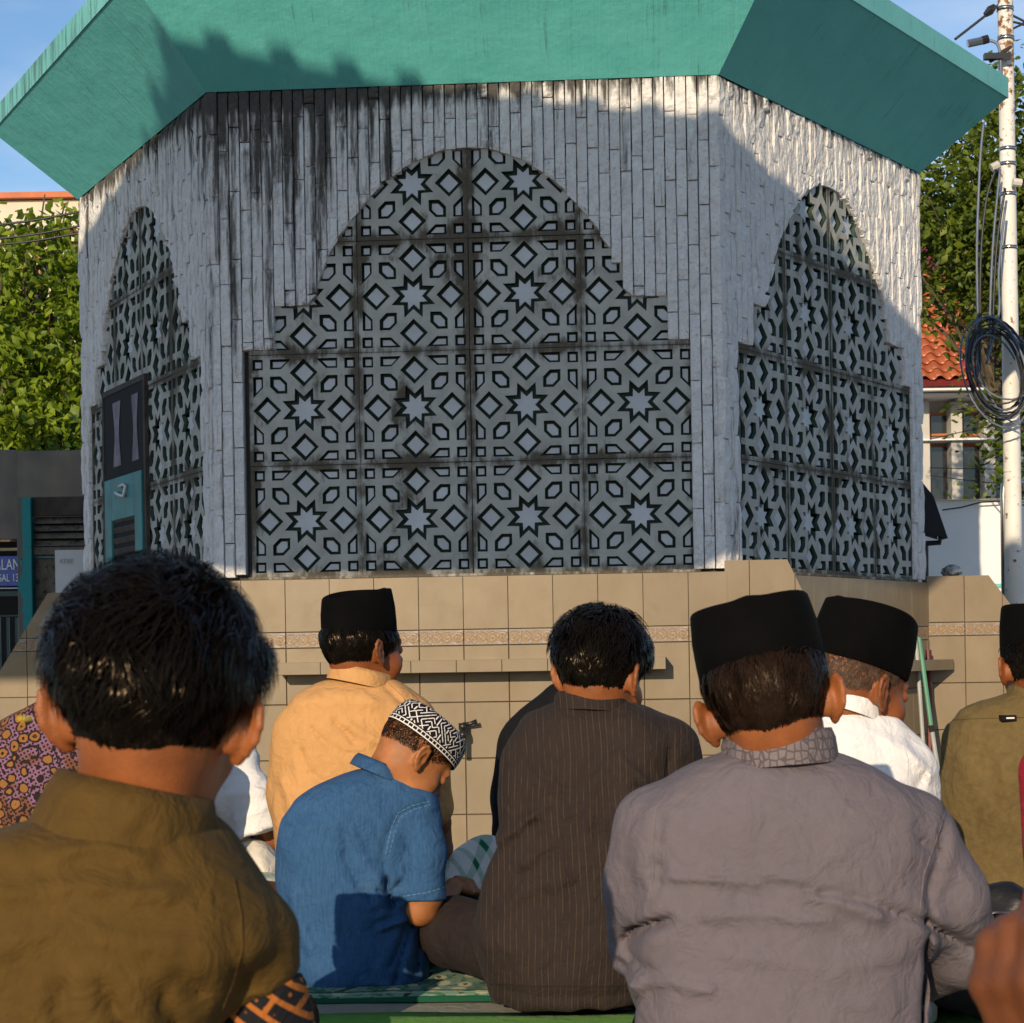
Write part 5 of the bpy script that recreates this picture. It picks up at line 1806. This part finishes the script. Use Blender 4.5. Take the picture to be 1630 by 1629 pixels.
# ---- man in mauve grey shirt with songkok
D = 2.80
o, M = person_shell("man with black songkok in a mauve grey shirt, large at right", D, (1226, 1126), 8, 6, -11, 1.04, (1238, 1222, .0), .063, SKIN, [core(.37, D + .06, .2, .5)] + lap_hands(.37, D + .1), 30, .0036)
hair(o, M, 1.05, 9000, -.060, (.034, .018), .0009, 5, HAIR_B, top=.062, wave=.6, thick=(.012, .003))
songkok(o, M, 1.04, .196, .170, .094, .042, -.006, 4)
lf = Loft(D + .012, [(1194, 1165, 1316, .060, 0), (1203, 1130, 1346, .078, 0), (1222, 1088, 1390, .096, 0), (1250, 1046, 1432, .11, 0), (1280, 1014, 1470, .12, 0), (1312, 998, 1492, .127, 0), (1350, 994, 1497, .13, 0), (1420, 1000, 1484, .134, 0), (1500, 1006, 1472, .138, 0), (1629, 1012, 1466, .145, 0), (1850, 995, 1480, .17, .02)])
sh_ = garment("shirt", D, lf, [[(1034, 1310, .02, 46), (1012, 1410, .03, 44), (1010, 1510, .10, 40), (1045, 1600, .26, 34)], [(1455, 1320, .02, 58), (1508, 1420, .03, 58), (1532, 1510, .10, 52), (1420, 1580, .30, 38)]], C_GREY, o, .0068,
        [([(1046, 1373), (1168, 1381), (1342, 1416), (1464, 1460)], 6, -.008), ([(1041, 1395), (1194, 1399), (1290, 1404)], 6, -.005), ([(1044, 1294), (1040, 1386)], 4, -.005), ([(998, 1503), (1015, 1475), (1055, 1453)], 7, -.014), ([(1060, 1380), (1220, 1390), (1380, 1440)], 14, .006),
         ([(1464, 1460), (1490, 1480), (1560, 1515)], 7, -.014), ([(1468, 1486), (1470, 1540), (1462, 1629)], 7, -.010), ([(1506, 1290), (1487, 1347), (1470, 1394), (1464, 1455)], 4, -.005), ([(1450, 1335), (1490, 1350)], 5, -.006), ([(1445, 1310), (1492, 1328)], 5, -.004), ([(1180, 1205), (1260, 1215), (1330, 1210)], 7, -.004), ([(1110, 1440), (1200, 1436), (1300, 1450)], 12, .005), ([(1150, 1500), (1300, 1520), (1420, 1500)], 16, .003), ([(1000, 1560), (1050, 1545), (1120, 1555)], 8, .005), ([(985, 1530), (1010, 1545)], 5, .006), ([(982, 1555), (1015, 1570)], 5, .006)], 9, (.004, 6.5), wr=(.0016, 22))
seam(sh_, [(1506, 1290), (1487, 1347), (1470, 1394), (1464, 1455)], C_GREY_S, .0016)
seam(sh_, [(1044, 1285), (1039, 1340), (1040, 1390), (1030, 1440)], C_GREY_S, .0011)
collar(o, D, ring_at(1240, 1201, D + .008, .070, .068, -4, -4), .030, C_GREYC, .0028, lay=.004, drop=.016)
legs(o, .40, D + .12, C_DARKT, 1.0, w=.5)

# ---- boy in blue denim with patterned cap
D = 4.45
foot = hand_chain(pt(722, 1412, D + .22), pt(738, 1403, D + .24), (-.2, -.7, .6), .62, 42, 1)
arm = armparts(D, [[(676, 1350, -.03, 24), (677, 1425, -.04, 29), (669, 1446, -.035, 28), (692, 1446, .04, 23), (722, 1412, .22, 15)]], .005)
o, M = person_shell("boy in a blue denim shirt and black and white patterned cap, head bowed", D, (659, 1206), 62, 46, 4, .93, (604, 1238, .0), .044, SKIN_L, [arm, limb_mesh(foot, .0036), core(-.34, D + .06, .12, .35, .09)], 20, .0036, fat=1.08)
hair(o, M, .93, 16000, -.048, (.007, .0045), .00045, 8, HAIR_B, top=.045, thick=(.003, .001), noshell=True)
CAPM = NT("black cap with white stitched maze")
o_ = CAPM.obj()
x_ = CAPM.xyz(o_)
ang_ = CAPM.math('MULTIPLY', CAPM.math('ARCTAN2', x_[1], x_[0]), .085)
cb_ = CAPM.n("CombineXYZ")
CAPM.ln(ang_, cb_.inputs[0]); CAPM.ln(x_[2], cb_.inputs[1])
mu, mv = CAPM.math('MULTIPLY', ang_, 92.0), CAPM.math('MULTIPLY', x_[2], 92.0)
fu, fv = CAPM.math('FRACT', mu), CAPM.math('FRACT', mv)
cbb = CAPM.n("CombineXYZ")
CAPM.ln(CAPM.math('FLOOR', mu), cbb.inputs[0]); CAPM.ln(CAPM.math('FLOOR', mv), cbb.inputs[1])
wnz = CAPM.n("TexWhiteNoise")
CAPM.ln(cbb.outputs[0], wnz.inputs['Vector'])
dd1 = CAPM.math('ABSOLUTE', CAPM.math('SUBTRACT', fu, fv))
dd2 = CAPM.math('ABSOLUTE', CAPM.math('SUBTRACT', CAPM.math('ADD', fu, fv), 1.0))
dd3 = CAPM.math('ABSOLUTE', CAPM.math('SUBTRACT', fu, .5))
pick = CAPM.math('GREATER_THAN', wnz.outputs['Value'], .42)
pick3 = CAPM.math('GREATER_THAN', wnz.outputs['Value'], .82)
mzd = CAPM.math('ADD', CAPM.math('MULTIPLY', dd1, pick), CAPM.math('MULTIPLY', dd2, CAPM.math('SUBTRACT', 1.0, pick)))
mzd = CAPM.math('ADD', CAPM.math('MULTIPLY', dd3, pick3), CAPM.math('MULTIPLY', mzd, CAPM.math('SUBTRACT', 1.0, pick3)))
mzl = CAPM.rng(mzd, .17, .13)
lad = CAPM.math('LESS_THAN', CAPM.math('PINGPONG', ang_, .0058), .0011)
inband = CAPM.math('MULTIPLY', CAPM.math('GREATER_THAN', x_[2], .003), CAPM.math('LESS_THAN', x_[2], .0115))
rails = CAPM.math('ADD', CAPM.math('LESS_THAN', CAPM.math('ABSOLUTE', CAPM.math('SUBTRACT', x_[2], .003)), .0014), CAPM.math('LESS_THAN', CAPM.math('ABSOLUTE', CAPM.math('SUBTRACT', x_[2], .0125)), .0011))
up_ = CAPM.math('GREATER_THAN', x_[2], .0165)
pat_ = CAPM.math('MULTIPLY', mzl, up_)
fac_ = CAPM.math('MINIMUM', CAPM.math('ADD', CAPM.math('ADD', CAPM.math('MULTIPLY', lad, inband), rails), pat_), 1.0)
CAPM = CAPM.done(CAPM.mix(fac_, (0.008, 0.005, 0.008), (0.72, 0.69, 0.66)), .85, CAPM.bump(fac_, .5, .0015), .2)
def kopiah(parent, M, s):
    N_ = 64
    Mx = M @ Matrix.Translation((0, -.010, .034)) @ Matrix.Rotation(R(6), 4, 'X')
    rings = [(0, .985), (.002, 1.0), (.02, 1.0), (.042, .975), (.058, .93), (.067, .86), (.072, .74), (.0745, .5), (.0755, .2)]
    v = [(math.cos(2 * math.pi * j / N_) * .0815 * k_, math.sin(2 * math.pi * j / N_) * .1025 * k_, z) for z, k_ in rings for j in range(N_)]
    f = [(r_ * N_ + j, r_ * N_ + (j + 1) % N_, (r_ + 1) * N_ + (j + 1) % N_, (r_ + 1) * N_ + j) for r_ in range(len(rings) - 1) for j in range(N_)]
    f.append(tuple((len(rings) - 1) * N_ + j for j in range(N_)))
    return add("cap", v, f, CAPM, parent, Mx, None, True)
kopiah(o, M, .93)
lf = Loft(D + .012, [(1224, 566, 640, .050, 0), (1232, 542, 664, .064, 0), (1248, 506, 680, .082, 0), (1270, 474, 690, .095, 0), (1300, 451, 690, .105, 0), (1350, 441, 676, .11, 0), (1400, 440, 662, .112, 0), (1460, 443, 660, .115, 0), (1520, 455, 678, .12, 0), (1564, 478, 684, .122, 0)])
sh_ = garment("shirt", D, lf, [[(660, 1288, -.02, 34), (674, 1360, -.035, 34), (679, 1470, -.04, 37)]], C_DENIM, o, .0062,
        [([(552, 1322), (555, 1358), (578, 1405), (595, 1428)], 6, -.008), ([(681, 1278), (640, 1290), (622, 1325), (614, 1360), (618, 1400)], 4, -.006), ([(566, 1317), (590, 1376), (614, 1400)], 8, .005), ([(612, 1470), (650, 1458)], 5, .008), ([(650, 1465), (625, 1530)], 5, -.009), ([(659, 1467), (640, 1517), (634, 1555)], 5, -.008), ([(672, 1476), (664, 1545)], 4, -.008), ([(600, 1440), (640, 1430)], 5, -.006), ([(606, 1410), (622, 1425), (640, 1400)], 5, -.010), ([(500, 1290), (560, 1270), (620, 1268)], 10, -.003), ([(618, 1395), (628, 1440)], 6, -.016), ([(648, 1330), (652, 1400)], 6, -.005), ([(642, 1424), (712, 1408)], 2.5, -.002), ([(470, 1420), (500, 1500)], 10, .004)], 4, (.0045, 9),
        scuts={0: (pt(676, 1431, D - .04), (-.20, 0, -.98))})
seam(sh_, [(683, 1276), (655, 1283), (634, 1294), (624, 1315), (618, 1340), (614, 1360)], C_STITCH, .0010, 2.0, (4, 3))
seam(sh_, [(686, 1281), (658, 1289), (640, 1299), (630, 1318), (624, 1342), (620, 1362)], C_STITCH, .0008, 2.0, (4, 3))
seam(sh_, [(642, 1427), (680, 1421), (711, 1412)], C_STITCH, .0009, 2.0, (4, 3))
collar(o, D, ring_at(603, 1230, D + .006, .054, .053, -6, 24), .022, C_DENIM, .003, lay=.005, drop=.006)
legs(o, -.335, D + .08, C_DARKT, .80, knees=(1, 1.25), seed=4)

# ---- man in tan shirt with songkok, face turned right
D = 4.67
arm = armparts(D, [[(684, 1250, .06, 26), (694, 1310, .08, 24), (702, 1350, .22, 19), (690, 1362, .30, 17)]], .007)
o, M = person_shell("man with tall black songkok in a tan shirt, face turned right", D, (579, 1036), 50, 2, 0, .97, (572, 1092, .0), .060, SKIN_D, [arm, core(-.36, D + .05, .15, .55)] + lap_hands(-.36, D + .08), 22, .0042)
hair(o, M, .97, 7000, -.054, (.034, .018), .0010, 11, HAIR, top=.05, wave=.4, thick=(.010, .003))
songkok(o, M, .97, .186, .158, .104, .034, -.012, -6, .008)
lf = Loft(D + .012, [(1078, 526, 620, .056, 0), (1086, 502, 640, .072, 0), (1099, 480, 658, .09, 0), (1120, 459, 676, .108, 0), (1150, 446, 690, .118, 0), (1200, 440, 698, .125, 0), (1280, 440, 690, .13, 0), (1400, 450, 680, .14, 0), (1532, 440, 690, .16, 0)])
sh_ = garment("shirt", D, lf, [[(660, 1150, .0, 34), (682, 1230, .05, 31), (690, 1284, .06, 30)], [(476, 1165, 0, 34), (466, 1260, .05, 32), (470, 1350, .14, 30)]], C_TAN, o, .007,
        [([(535, 1145), (557, 1163), (570, 1180)], 4, -.006), ([(498, 1158), (538, 1190), (590, 1204)], 5, -.005), ([(484, 1194), (496, 1224), (523, 1241)], 8, -.006), ([(480, 1115), (540, 1105), (600, 1115)], 14, .005), ([(610, 1085), (650, 1125)], 5, -.006), ([(560, 1150), (600, 1175), (640, 1180)], 8, .005), ([(455, 1240), (480, 1300)], 8, .005), ([(520, 1220), (560, 1250)], 8, -.005)], 6, (.005, 6), wr=(.0016, 22))
seam(sh_, [(616, 1086), (640, 1108), (662, 1136), (668, 1170)], C_TAN_S, .0012, 2.0)
collar(o, D, ring_at(573, 1084, D + .008, .066, .064, -4, 13), .026, C_TAN, .003, lay=.003, drop=.010)
legs(o, -.36, D + .08, C_PLAID, 1.02, name="sarong", knees=(1, 1.75), seed=2, res=.013, w=.98)

# ---- man in dark pinstripe shirt, bareheaded
D = 4.10
o, M = person_shell("bareheaded man in a dark brown pinstripe shirt sitting on the green rug", D, (957, 1078), 32, 12, 2, 1.02, (945, 1128, .0), .060, SKIN, [core(.15, D + .05, .15, .5)] + lap_hands(.15, D + .08), 24, .0042)
hair(o, M, 1.03, 13000, -.052, (.046, .016), .0014, 21, HAIR, wave=1.1, thick=(.030, .003))
lf = Loft(D + .012, [(1115, 886, 994, .058, 0), (1123, 860, 1024, .076, 0), (1143, 830, 1058, .10, 0), (1170, 812, 1085, .115, 0), (1200, 800, 1096, .122, 0), (1290, 793, 1088, .13, 0), (1370, 780, 1074, .135, 0), (1430, 766, 1064, .14, 0), (1490, 752, 1058, .148, 0), (1540, 766, 1052, .145, 0), (1592, 786, 1046, .135, 0)])
sh_ = garment("shirt", D, lf, [[(1068, 1192, .0, 42), (1096, 1270, .02, 38), (1104, 1370, .10, 34)]], C_PIN, o, .0075,
        [([(794, 1336), (835, 1300), (872, 1275)], 8, .006), ([(830, 1370), (880, 1330)], 9, .004), ([(939, 1313), (973, 1350)], 5, -.006), ([(1006, 1248), (1040, 1262)], 6, -.010), ([(1062, 1190), (1058, 1255)], 4, -.006), ([(780, 1566), (900, 1570), (1040, 1568)], 3, -.004), ([(990, 1210), (1020, 1240), (1035, 1280)], 8, .006), ([(960, 1330), (1000, 1400)], 8, .005), ([(800, 1440), (850, 1400), (900, 1390)], 12, .004), ([(900, 1120), (945, 1128), (985, 1120)], 4, -.003), ([(905, 1133), (945, 1140), (980, 1133)], 4, -.003)], 12, (.005, 7))
seam(sh_, [(1064, 1165), (1060, 1200), (1054, 1250)], C_PIN_S, .0014, 2.0)
seam(sh_, [(778, 1566), (850, 1570), (950, 1571), (1040, 1568)], C_PIN_S, .0012, 2.0)
collar(o, D, ring_at(942, 1121, D + .008, .067, .065, -5, 4), .020, C_PIN, .003, lay=.004, drop=.016)
legs(o, .15, D + .09, C_DARKT, 1.0)

# ---- person in black behind the pinstripe shirt
D = 5.2
o, M = person_shell("person in a plain black shirt, mostly behind the pinstripe shirt", D, (936, 1056), 5, 10, 0, .95, (925, 1110, .0), .055, SKIN_D, [core(.2, D + .05, .15, .5)], 14, .006)
hair(o, M, .95, 2500, -.05, (.02, .01), .0014, 31, HAIR)
lf = Loft(D + .012, [(1088, 880, 965, .05, 0), (1104, 862, 985, .07, 0), (1124, 838, 1005, .09, 0), (1150, 818, 1030, .11, 0), (1175, 806, 1040, .12, 0), (1250, 798, 1044, .125, 0), (1340, 790, 1040, .13, 0), (1486, 785, 1045, .15, 0)])
garment("shirt", D, lf, [[(828, 1180, 0, 27), (818, 1270, .02, 24), (815, 1350, .1, 22)]], C_BLACK, o, .012, (), 15, (.006, 8))
legs(o, .18, D + .1, C_BLACK, 1.0)

# ---- man in white shirt with songkok, face turned right
D = 3.90
o, M = person_shell("man with black songkok in a white shirt, cheek and ear showing at right", D, (1366, 1096), 58, 14, 3, 1.06, (1340, 1158, .0), .064, SKIN_D, [core(.61, D + .05, .15, .5)] + lap_hands(.6, D + .08), 22, .0038)
hair(o, M, 1.06, 16000, -.052, (.007, .005), .0005, 41, HAIR_G, top=.06, thick=(.003, .001), noshell=True)
songkok(o, M, 1.06, .196, .172, .108, .035, -.012, 4, -.004)
lf = Loft(D + .012, [(1118, 1294, 1386, .056, 0), (1128, 1262, 1404, .074, 0), (1146, 1224, 1428, .09, 0), (1175, 1175, 1450, .11, 0), (1205, 1148, 1468, .12, 0), (1240, 1140, 1480, .127, 0), (1290, 1140, 1482, .13, 0), (1420, 1160, 1470, .14, 0), (1620, 1150, 1480, .16, 0)])
sh_ = garment("shirt", D, lf, [[(1442, 1232, .0, 38), (1452, 1330, .03, 36), (1450, 1430, .12, 34)]], C_WHITE, o, .0078,
        [([(1400, 1180), (1440, 1200), (1470, 1230)], 10, .005), ([(1380, 1230), (1420, 1250)], 8, .004), ([(1448, 1250), (1470, 1215)], 5, -.005)], 18, (.005, 7))
seam(sh_, [(1436, 1178), (1446, 1210), (1444, 1250)], C_WHITE_S, .0010, 2.0)
collar(o, D, ring_at(1341, 1126, D + .008, .071, .069, -6, 18), .026, C_WHITE, .0028, lay=.003, drop=.012)
legs(o, .62, D + .09, C_DARKT, 1.0)

# ---- man in khaki shirt at the right edge
D = 4.60
o, M = person_shell("man with black songkok in a khaki shirt at the right edge", D, (1656, 1064), 0, 4, 0, 1.04, (1656, 1120, .0), .06, SKIN_D, [core(1.2, D + .05, .15, .5)], 26, .005)
hair(o, M, 1.04, 3000, -.055, (.016, .010), .0010, 51, HAIR, top=.05)
songkok(o, M, 1.04, .196, .170, .108, .026, -.006, 3)
lf = Loft(D + .012, [(1100, 1606, 1708, .056, 0), (1110, 1574, 1740, .075, 0), (1126, 1528, 1782, .095, 0), (1150, 1508, 1806, .11, 0), (1180, 1501, 1812, .12, 0), (1250, 1500, 1812, .128, 0), (1400, 1508, 1800, .135, 0), (1545, 1500, 1810, .15, 0)])
sh_ = garment("shirt", D, lf, [[(1790, 1190, 0, 34), (1800, 1290, .03, 32)]], C_KHAKI, o, .011, [([(1505, 1145), (1600, 1143), (1700, 1145)], 3, -.003), ([(1520, 1200), (1560, 1300)], 12, .005), ([(1590, 1180), (1570, 1400)], 14, .004)], 22, (.005, 6))
seam(sh_, [(1506, 1147), (1560, 1144), (1640, 1142), (1700, 1143)], C_KHAKI_S, .0011, 2.0)
collar(o, D, ring_at(1656, 1106, D + .008, .066, .064, -4, 0), .022, C_KHAKI, .003, lay=.003, drop=.008)
p = W(1605, 1143, D - .085)
MB().box(p.x - .017, p.x + .017, p.y - .006, p.y + .02, p.z - .006, p.z + .006).obj("label_tag", C_BLACK, o)
MB().box(p.x - .006, p.x + .012, p.y - .0068, p.y + .0, p.z - .0018, p.z + .0014).obj("label_print", M_WHITE, o)
legs(o, 1.2, D + .09, C_DARKT, 1.0)

# ---- person in red at the right edge
D = 3.55
o, M = person_shell("person in a red dress, only a sliver at the right edge", D, (1800, 1100), 0, 4, 0, .98, (1800, 1165, .0), .055, SKIN_D, [core(1.08, D + .05, .15, .45)], 20, .008)
hair(o, M, .98, 1500, -.05, (.03, .02), .002, 61, HAIR)
lf = Loft(D + .012, [(1140, 1755, 1840, .05, 0), (1165, 1710, 1885, .08, 0), (1188, 1650, 1940, .10, 0), (1215, 1632, 1965, .12, 0), (1300, 1629, 1970, .125, 0), (1420, 1628, 1960, .13, 0), (1680, 1600, 1990, .16, 0)])
garment("dress", D, lf, [], C_RED, o, .012, (), 25, (.004, 10))
legs(o, 1.08, D + .09, C_DARKT, 1.0, name="skirt")

# ---- person in batik, behind the olive shirt
D = 4.60
o, M = person_shell("person in a violet and gold batik shirt at the left edge", D, (128, 1068), 0, 6, 0, .98, (120, 1128, .0), .058, SKIN, [core(-.98, D + .05, .15, .5)], 12, .006)
hair(o, M, .98, 1500, -.05, (.012, .01), .0014, 71, HAIR)
lf = Loft(D + .012, [(1112, 75, 168, .06, 0), (1126, 45, 200, .08, 0), (1142, 5, 232, .10, 0), (1165, -12, 250, .115, 0), (1200, -22, 262, .122, 0), (1310, -26, 266, .13, 0), (1420, -30, 260, .14, 0), (1545, -36, 265, .16, 0)])
garment("shirt", D, lf, [[(12, 1190, 0, 28), (2, 1280, .03, 26), (0, 1360, .1, 24)]], C_BATIK, o, .010, [([(20, 1180), (60, 1250), (70, 1320)], 9, -.005), ([(40, 1150), (100, 1170)], 8, -.004)], 28, (.005, 8))
legs(o, -.98, D + .09, C_DARKT, .95)

# ---- child in white with songkok, low behind the olive shoulder
D = 3.30
o, M = person_shell("child with black songkok in white, almost hidden behind the olive shoulder", D, (212, 1368), 4, 4, 0, .90, (215, 1424, .0), .048, SKIN, [core(-.62, D + .05, .10, .25, .09)], 26, .0055)
hair(o, M, .90, 1500, -.05, (.012, .01), .0012, 72, HAIR, top=.05)
songkok(o, M, .90, .190, .164, .090, .040, -.006, 2)
lf = Loft(D + .012, [(1404, 170, 262, .05, 0), (1418, 130, 300, .07, 0), (1440, 95, 330, .085, 0), (1480, 80, 342, .10, 0), (1560, 80, 340, .11, 0), (1740, 75, 345, .13, 0)])
garment("shirt", D, lf, [[(318, 1440, 0, 30), (330, 1520, .03, 30)], [(110, 1450, 0, 30), (100, 1520, .03, 30)]], C_WHITE, o, .011, (), 38, (.005, 8))
legs(o, -.62, D + .08, C_DARKT, .72)

# ---- person in white between the olive and the tan shirt
D = 5.15
arm = armparts(D, [[(412, 1300, -.04, 19), (434, 1338, -.02, 18), (452, 1352, .1, 15)]], .008)
o, M = person_shell("person in a white shirt and cream trousers behind the olive shoulder", D, (352, 1124), -10, 8, 0, .98, (350, 1185, .0), .055, SKIN, [arm, core(-.75, D + .05, .15, .5)] + lap_hands(-.72, D + .1), 14, .006)
hair(o, M, .98, 1500, -.05, (.02, .01), .0016, 81, HAIR)
lf = Loft(D + .012, [(1168, 318, 372, .05, 0), (1184, 292, 398, .07, 0), (1205, 268, 416, .09, 0), (1240, 262, 412, .11, 0), (1300, 268, 400, .12, 0), (1360, 272, 398, .125, 0), (1420, 268, 400, .13, 0), (1478, 260, 410, .14, 0)])
garment("shirt", D, lf, [[(384, 1236, -.02, 32), (402, 1280, -.05, 40), (418, 1345, -.08, 46)]], C_WHITE, o, .0078,
        [([(352, 1290), (375, 1330), (386, 1345)], 4, -.010), ([(385, 1300), (440, 1275)], 6, .005), ([(380, 1260), (430, 1255)], 6, .004), ([(320, 1400), (350, 1380), (370, 1365)], 5, -.005), ([(395, 1330), (445, 1302)], 3, -.003)], 33, (.006, 9),
        scuts={0: (pt(410, 1328, D - .05), (.38, 0, -.92))})
garment('trousers', D, None, [[(300, 1440, .06, 42), (350, 1404, -.02, 44), (402, 1388, -.06, 47), (440, 1400, .06, 44), (420, 1440, .2, 34)], [(300, 1440, .06, 42), (240, 1420, .25, 40), (330, 1450, .3, 32)]], C_CREAMT, o, .009,
        [([(372, 1350), (384, 1385), (386, 1425)], 5, -.008), ([(408, 1345), (400, 1385), (402, 1430)], 5, -.008), ([(350, 1375), (375, 1360)], 5, -.006), ([(425, 1360), (440, 1400), (430, 1430)], 6, .006)], 44, (.006, 9))

# ---- blurred hand of someone close by, bottom right
D = 1.32
wr_, kn = pt(1672, 1765, D + .02), pt(1622, 1560, D)
ch = hand_chain(wr_, kn, (-.75, -.55, .25), 1.02, 52, 1, 1.05)
ch.append([(pt(1672, 1765, D + .02), .034), (pt(1760, 2060, D + .1), .044), (pt(1900, 2300, D + .02), .055)])
v, q = limb_mesh(ch, .0036, .010)
o = npmesh("person", v, q, mat_skin("brown skin darkened for shade", (0.15, 0.048, 0.016)))  # skin colour darkened in place of shade falling on the hand
tag(o, "bare hand of a person reaching in, blurred at the bottom right corner", "person", "people seated in rows")
garment("sleeve", D, None, [[(1800, 2120, .10, 130), (1900, 2300, .02, 140)]], C_DARKT, o, .012, (), 3)

# ------------------------------------------------------------------ small things between the people
M_LEATHER = plain("black leather", (0.010, 0.010, 0.011), .4, .3, 20, .3, 90, .003)
M_BROWNL = plain("dark brown woven leather", (0.075, 0.025, 0.014), .6, .4, 60, .8, 160, .006)
p = W(1568, 1425, 4.05)
def sdf_obj(name, fn, lo, hi, res, mat, parent=None):
    v, q = nets(fn, lo, hi, res)
    return npmesh(name, v, q, mat, parent)
c = np.array(p)
hb2 = empty("handbag", (c[0], c[1], 0.0))
tag(hb2, "rounded black bag with grey zip on the floor by the khaki shirt", "bag")
ztop_ = c[2] + .02
sdf_obj("bag_body", lambda P: smax(s_ell(P, (c[0] + .03, c[1], ztop_ - .15), (.11, .07, .16)) - .012 * vnoise(P, 18, 3), .001 - P[:, 2], .01), (c[0] - .12, c[1] - .1, -.01), (c[0] + .18, c[1] + .1, ztop_ + .05), .008, M_LEATHER, hb2)
MB().tube([(c[0] - .05, c[1] - .075, ztop_ - .055), (c[0] + .0, c[1] - .085, ztop_ - .045), (c[0] + .08, c[1] - .075, ztop_ - .05)], .004, 6).obj("zip", M_STEEL, hb2, None, True)
c2 = np.array(W(405, 1452, 4.75))
bk = empty("floor_bag", (c2[0], c2[1], 0.0))
tag(bk, "dark brown woven bag with black flap below the cream trousers", "bag")
z2_ = max(.07, c2[2] + .06)
sdf_obj("bag_body", lambda P: smax(s_ell(P, (c2[0] + .02, c2[1], z2_ * .45), (.14, .08, z2_ * .62)), .001 - P[:, 2], .01), (c2[0] - .16, c2[1] - .12, -.01), (c2[0] + .2, c2[1] + .12, z2_ + .06), .007, M_BROWNL, bk)
sdf_obj("flap", lambda P: smax(s_ell(P, (c2[0] - .05, c2[1] - .02, z2_ * .62), (.085, .075, z2_ * .55)), .02 - P[:, 2], .01), (c2[0] - .16, c2[1] - .12, -.01), (c2[0] + .1, c2[1] + .12, z2_ + .08), .007, M_LEATHER, bk)
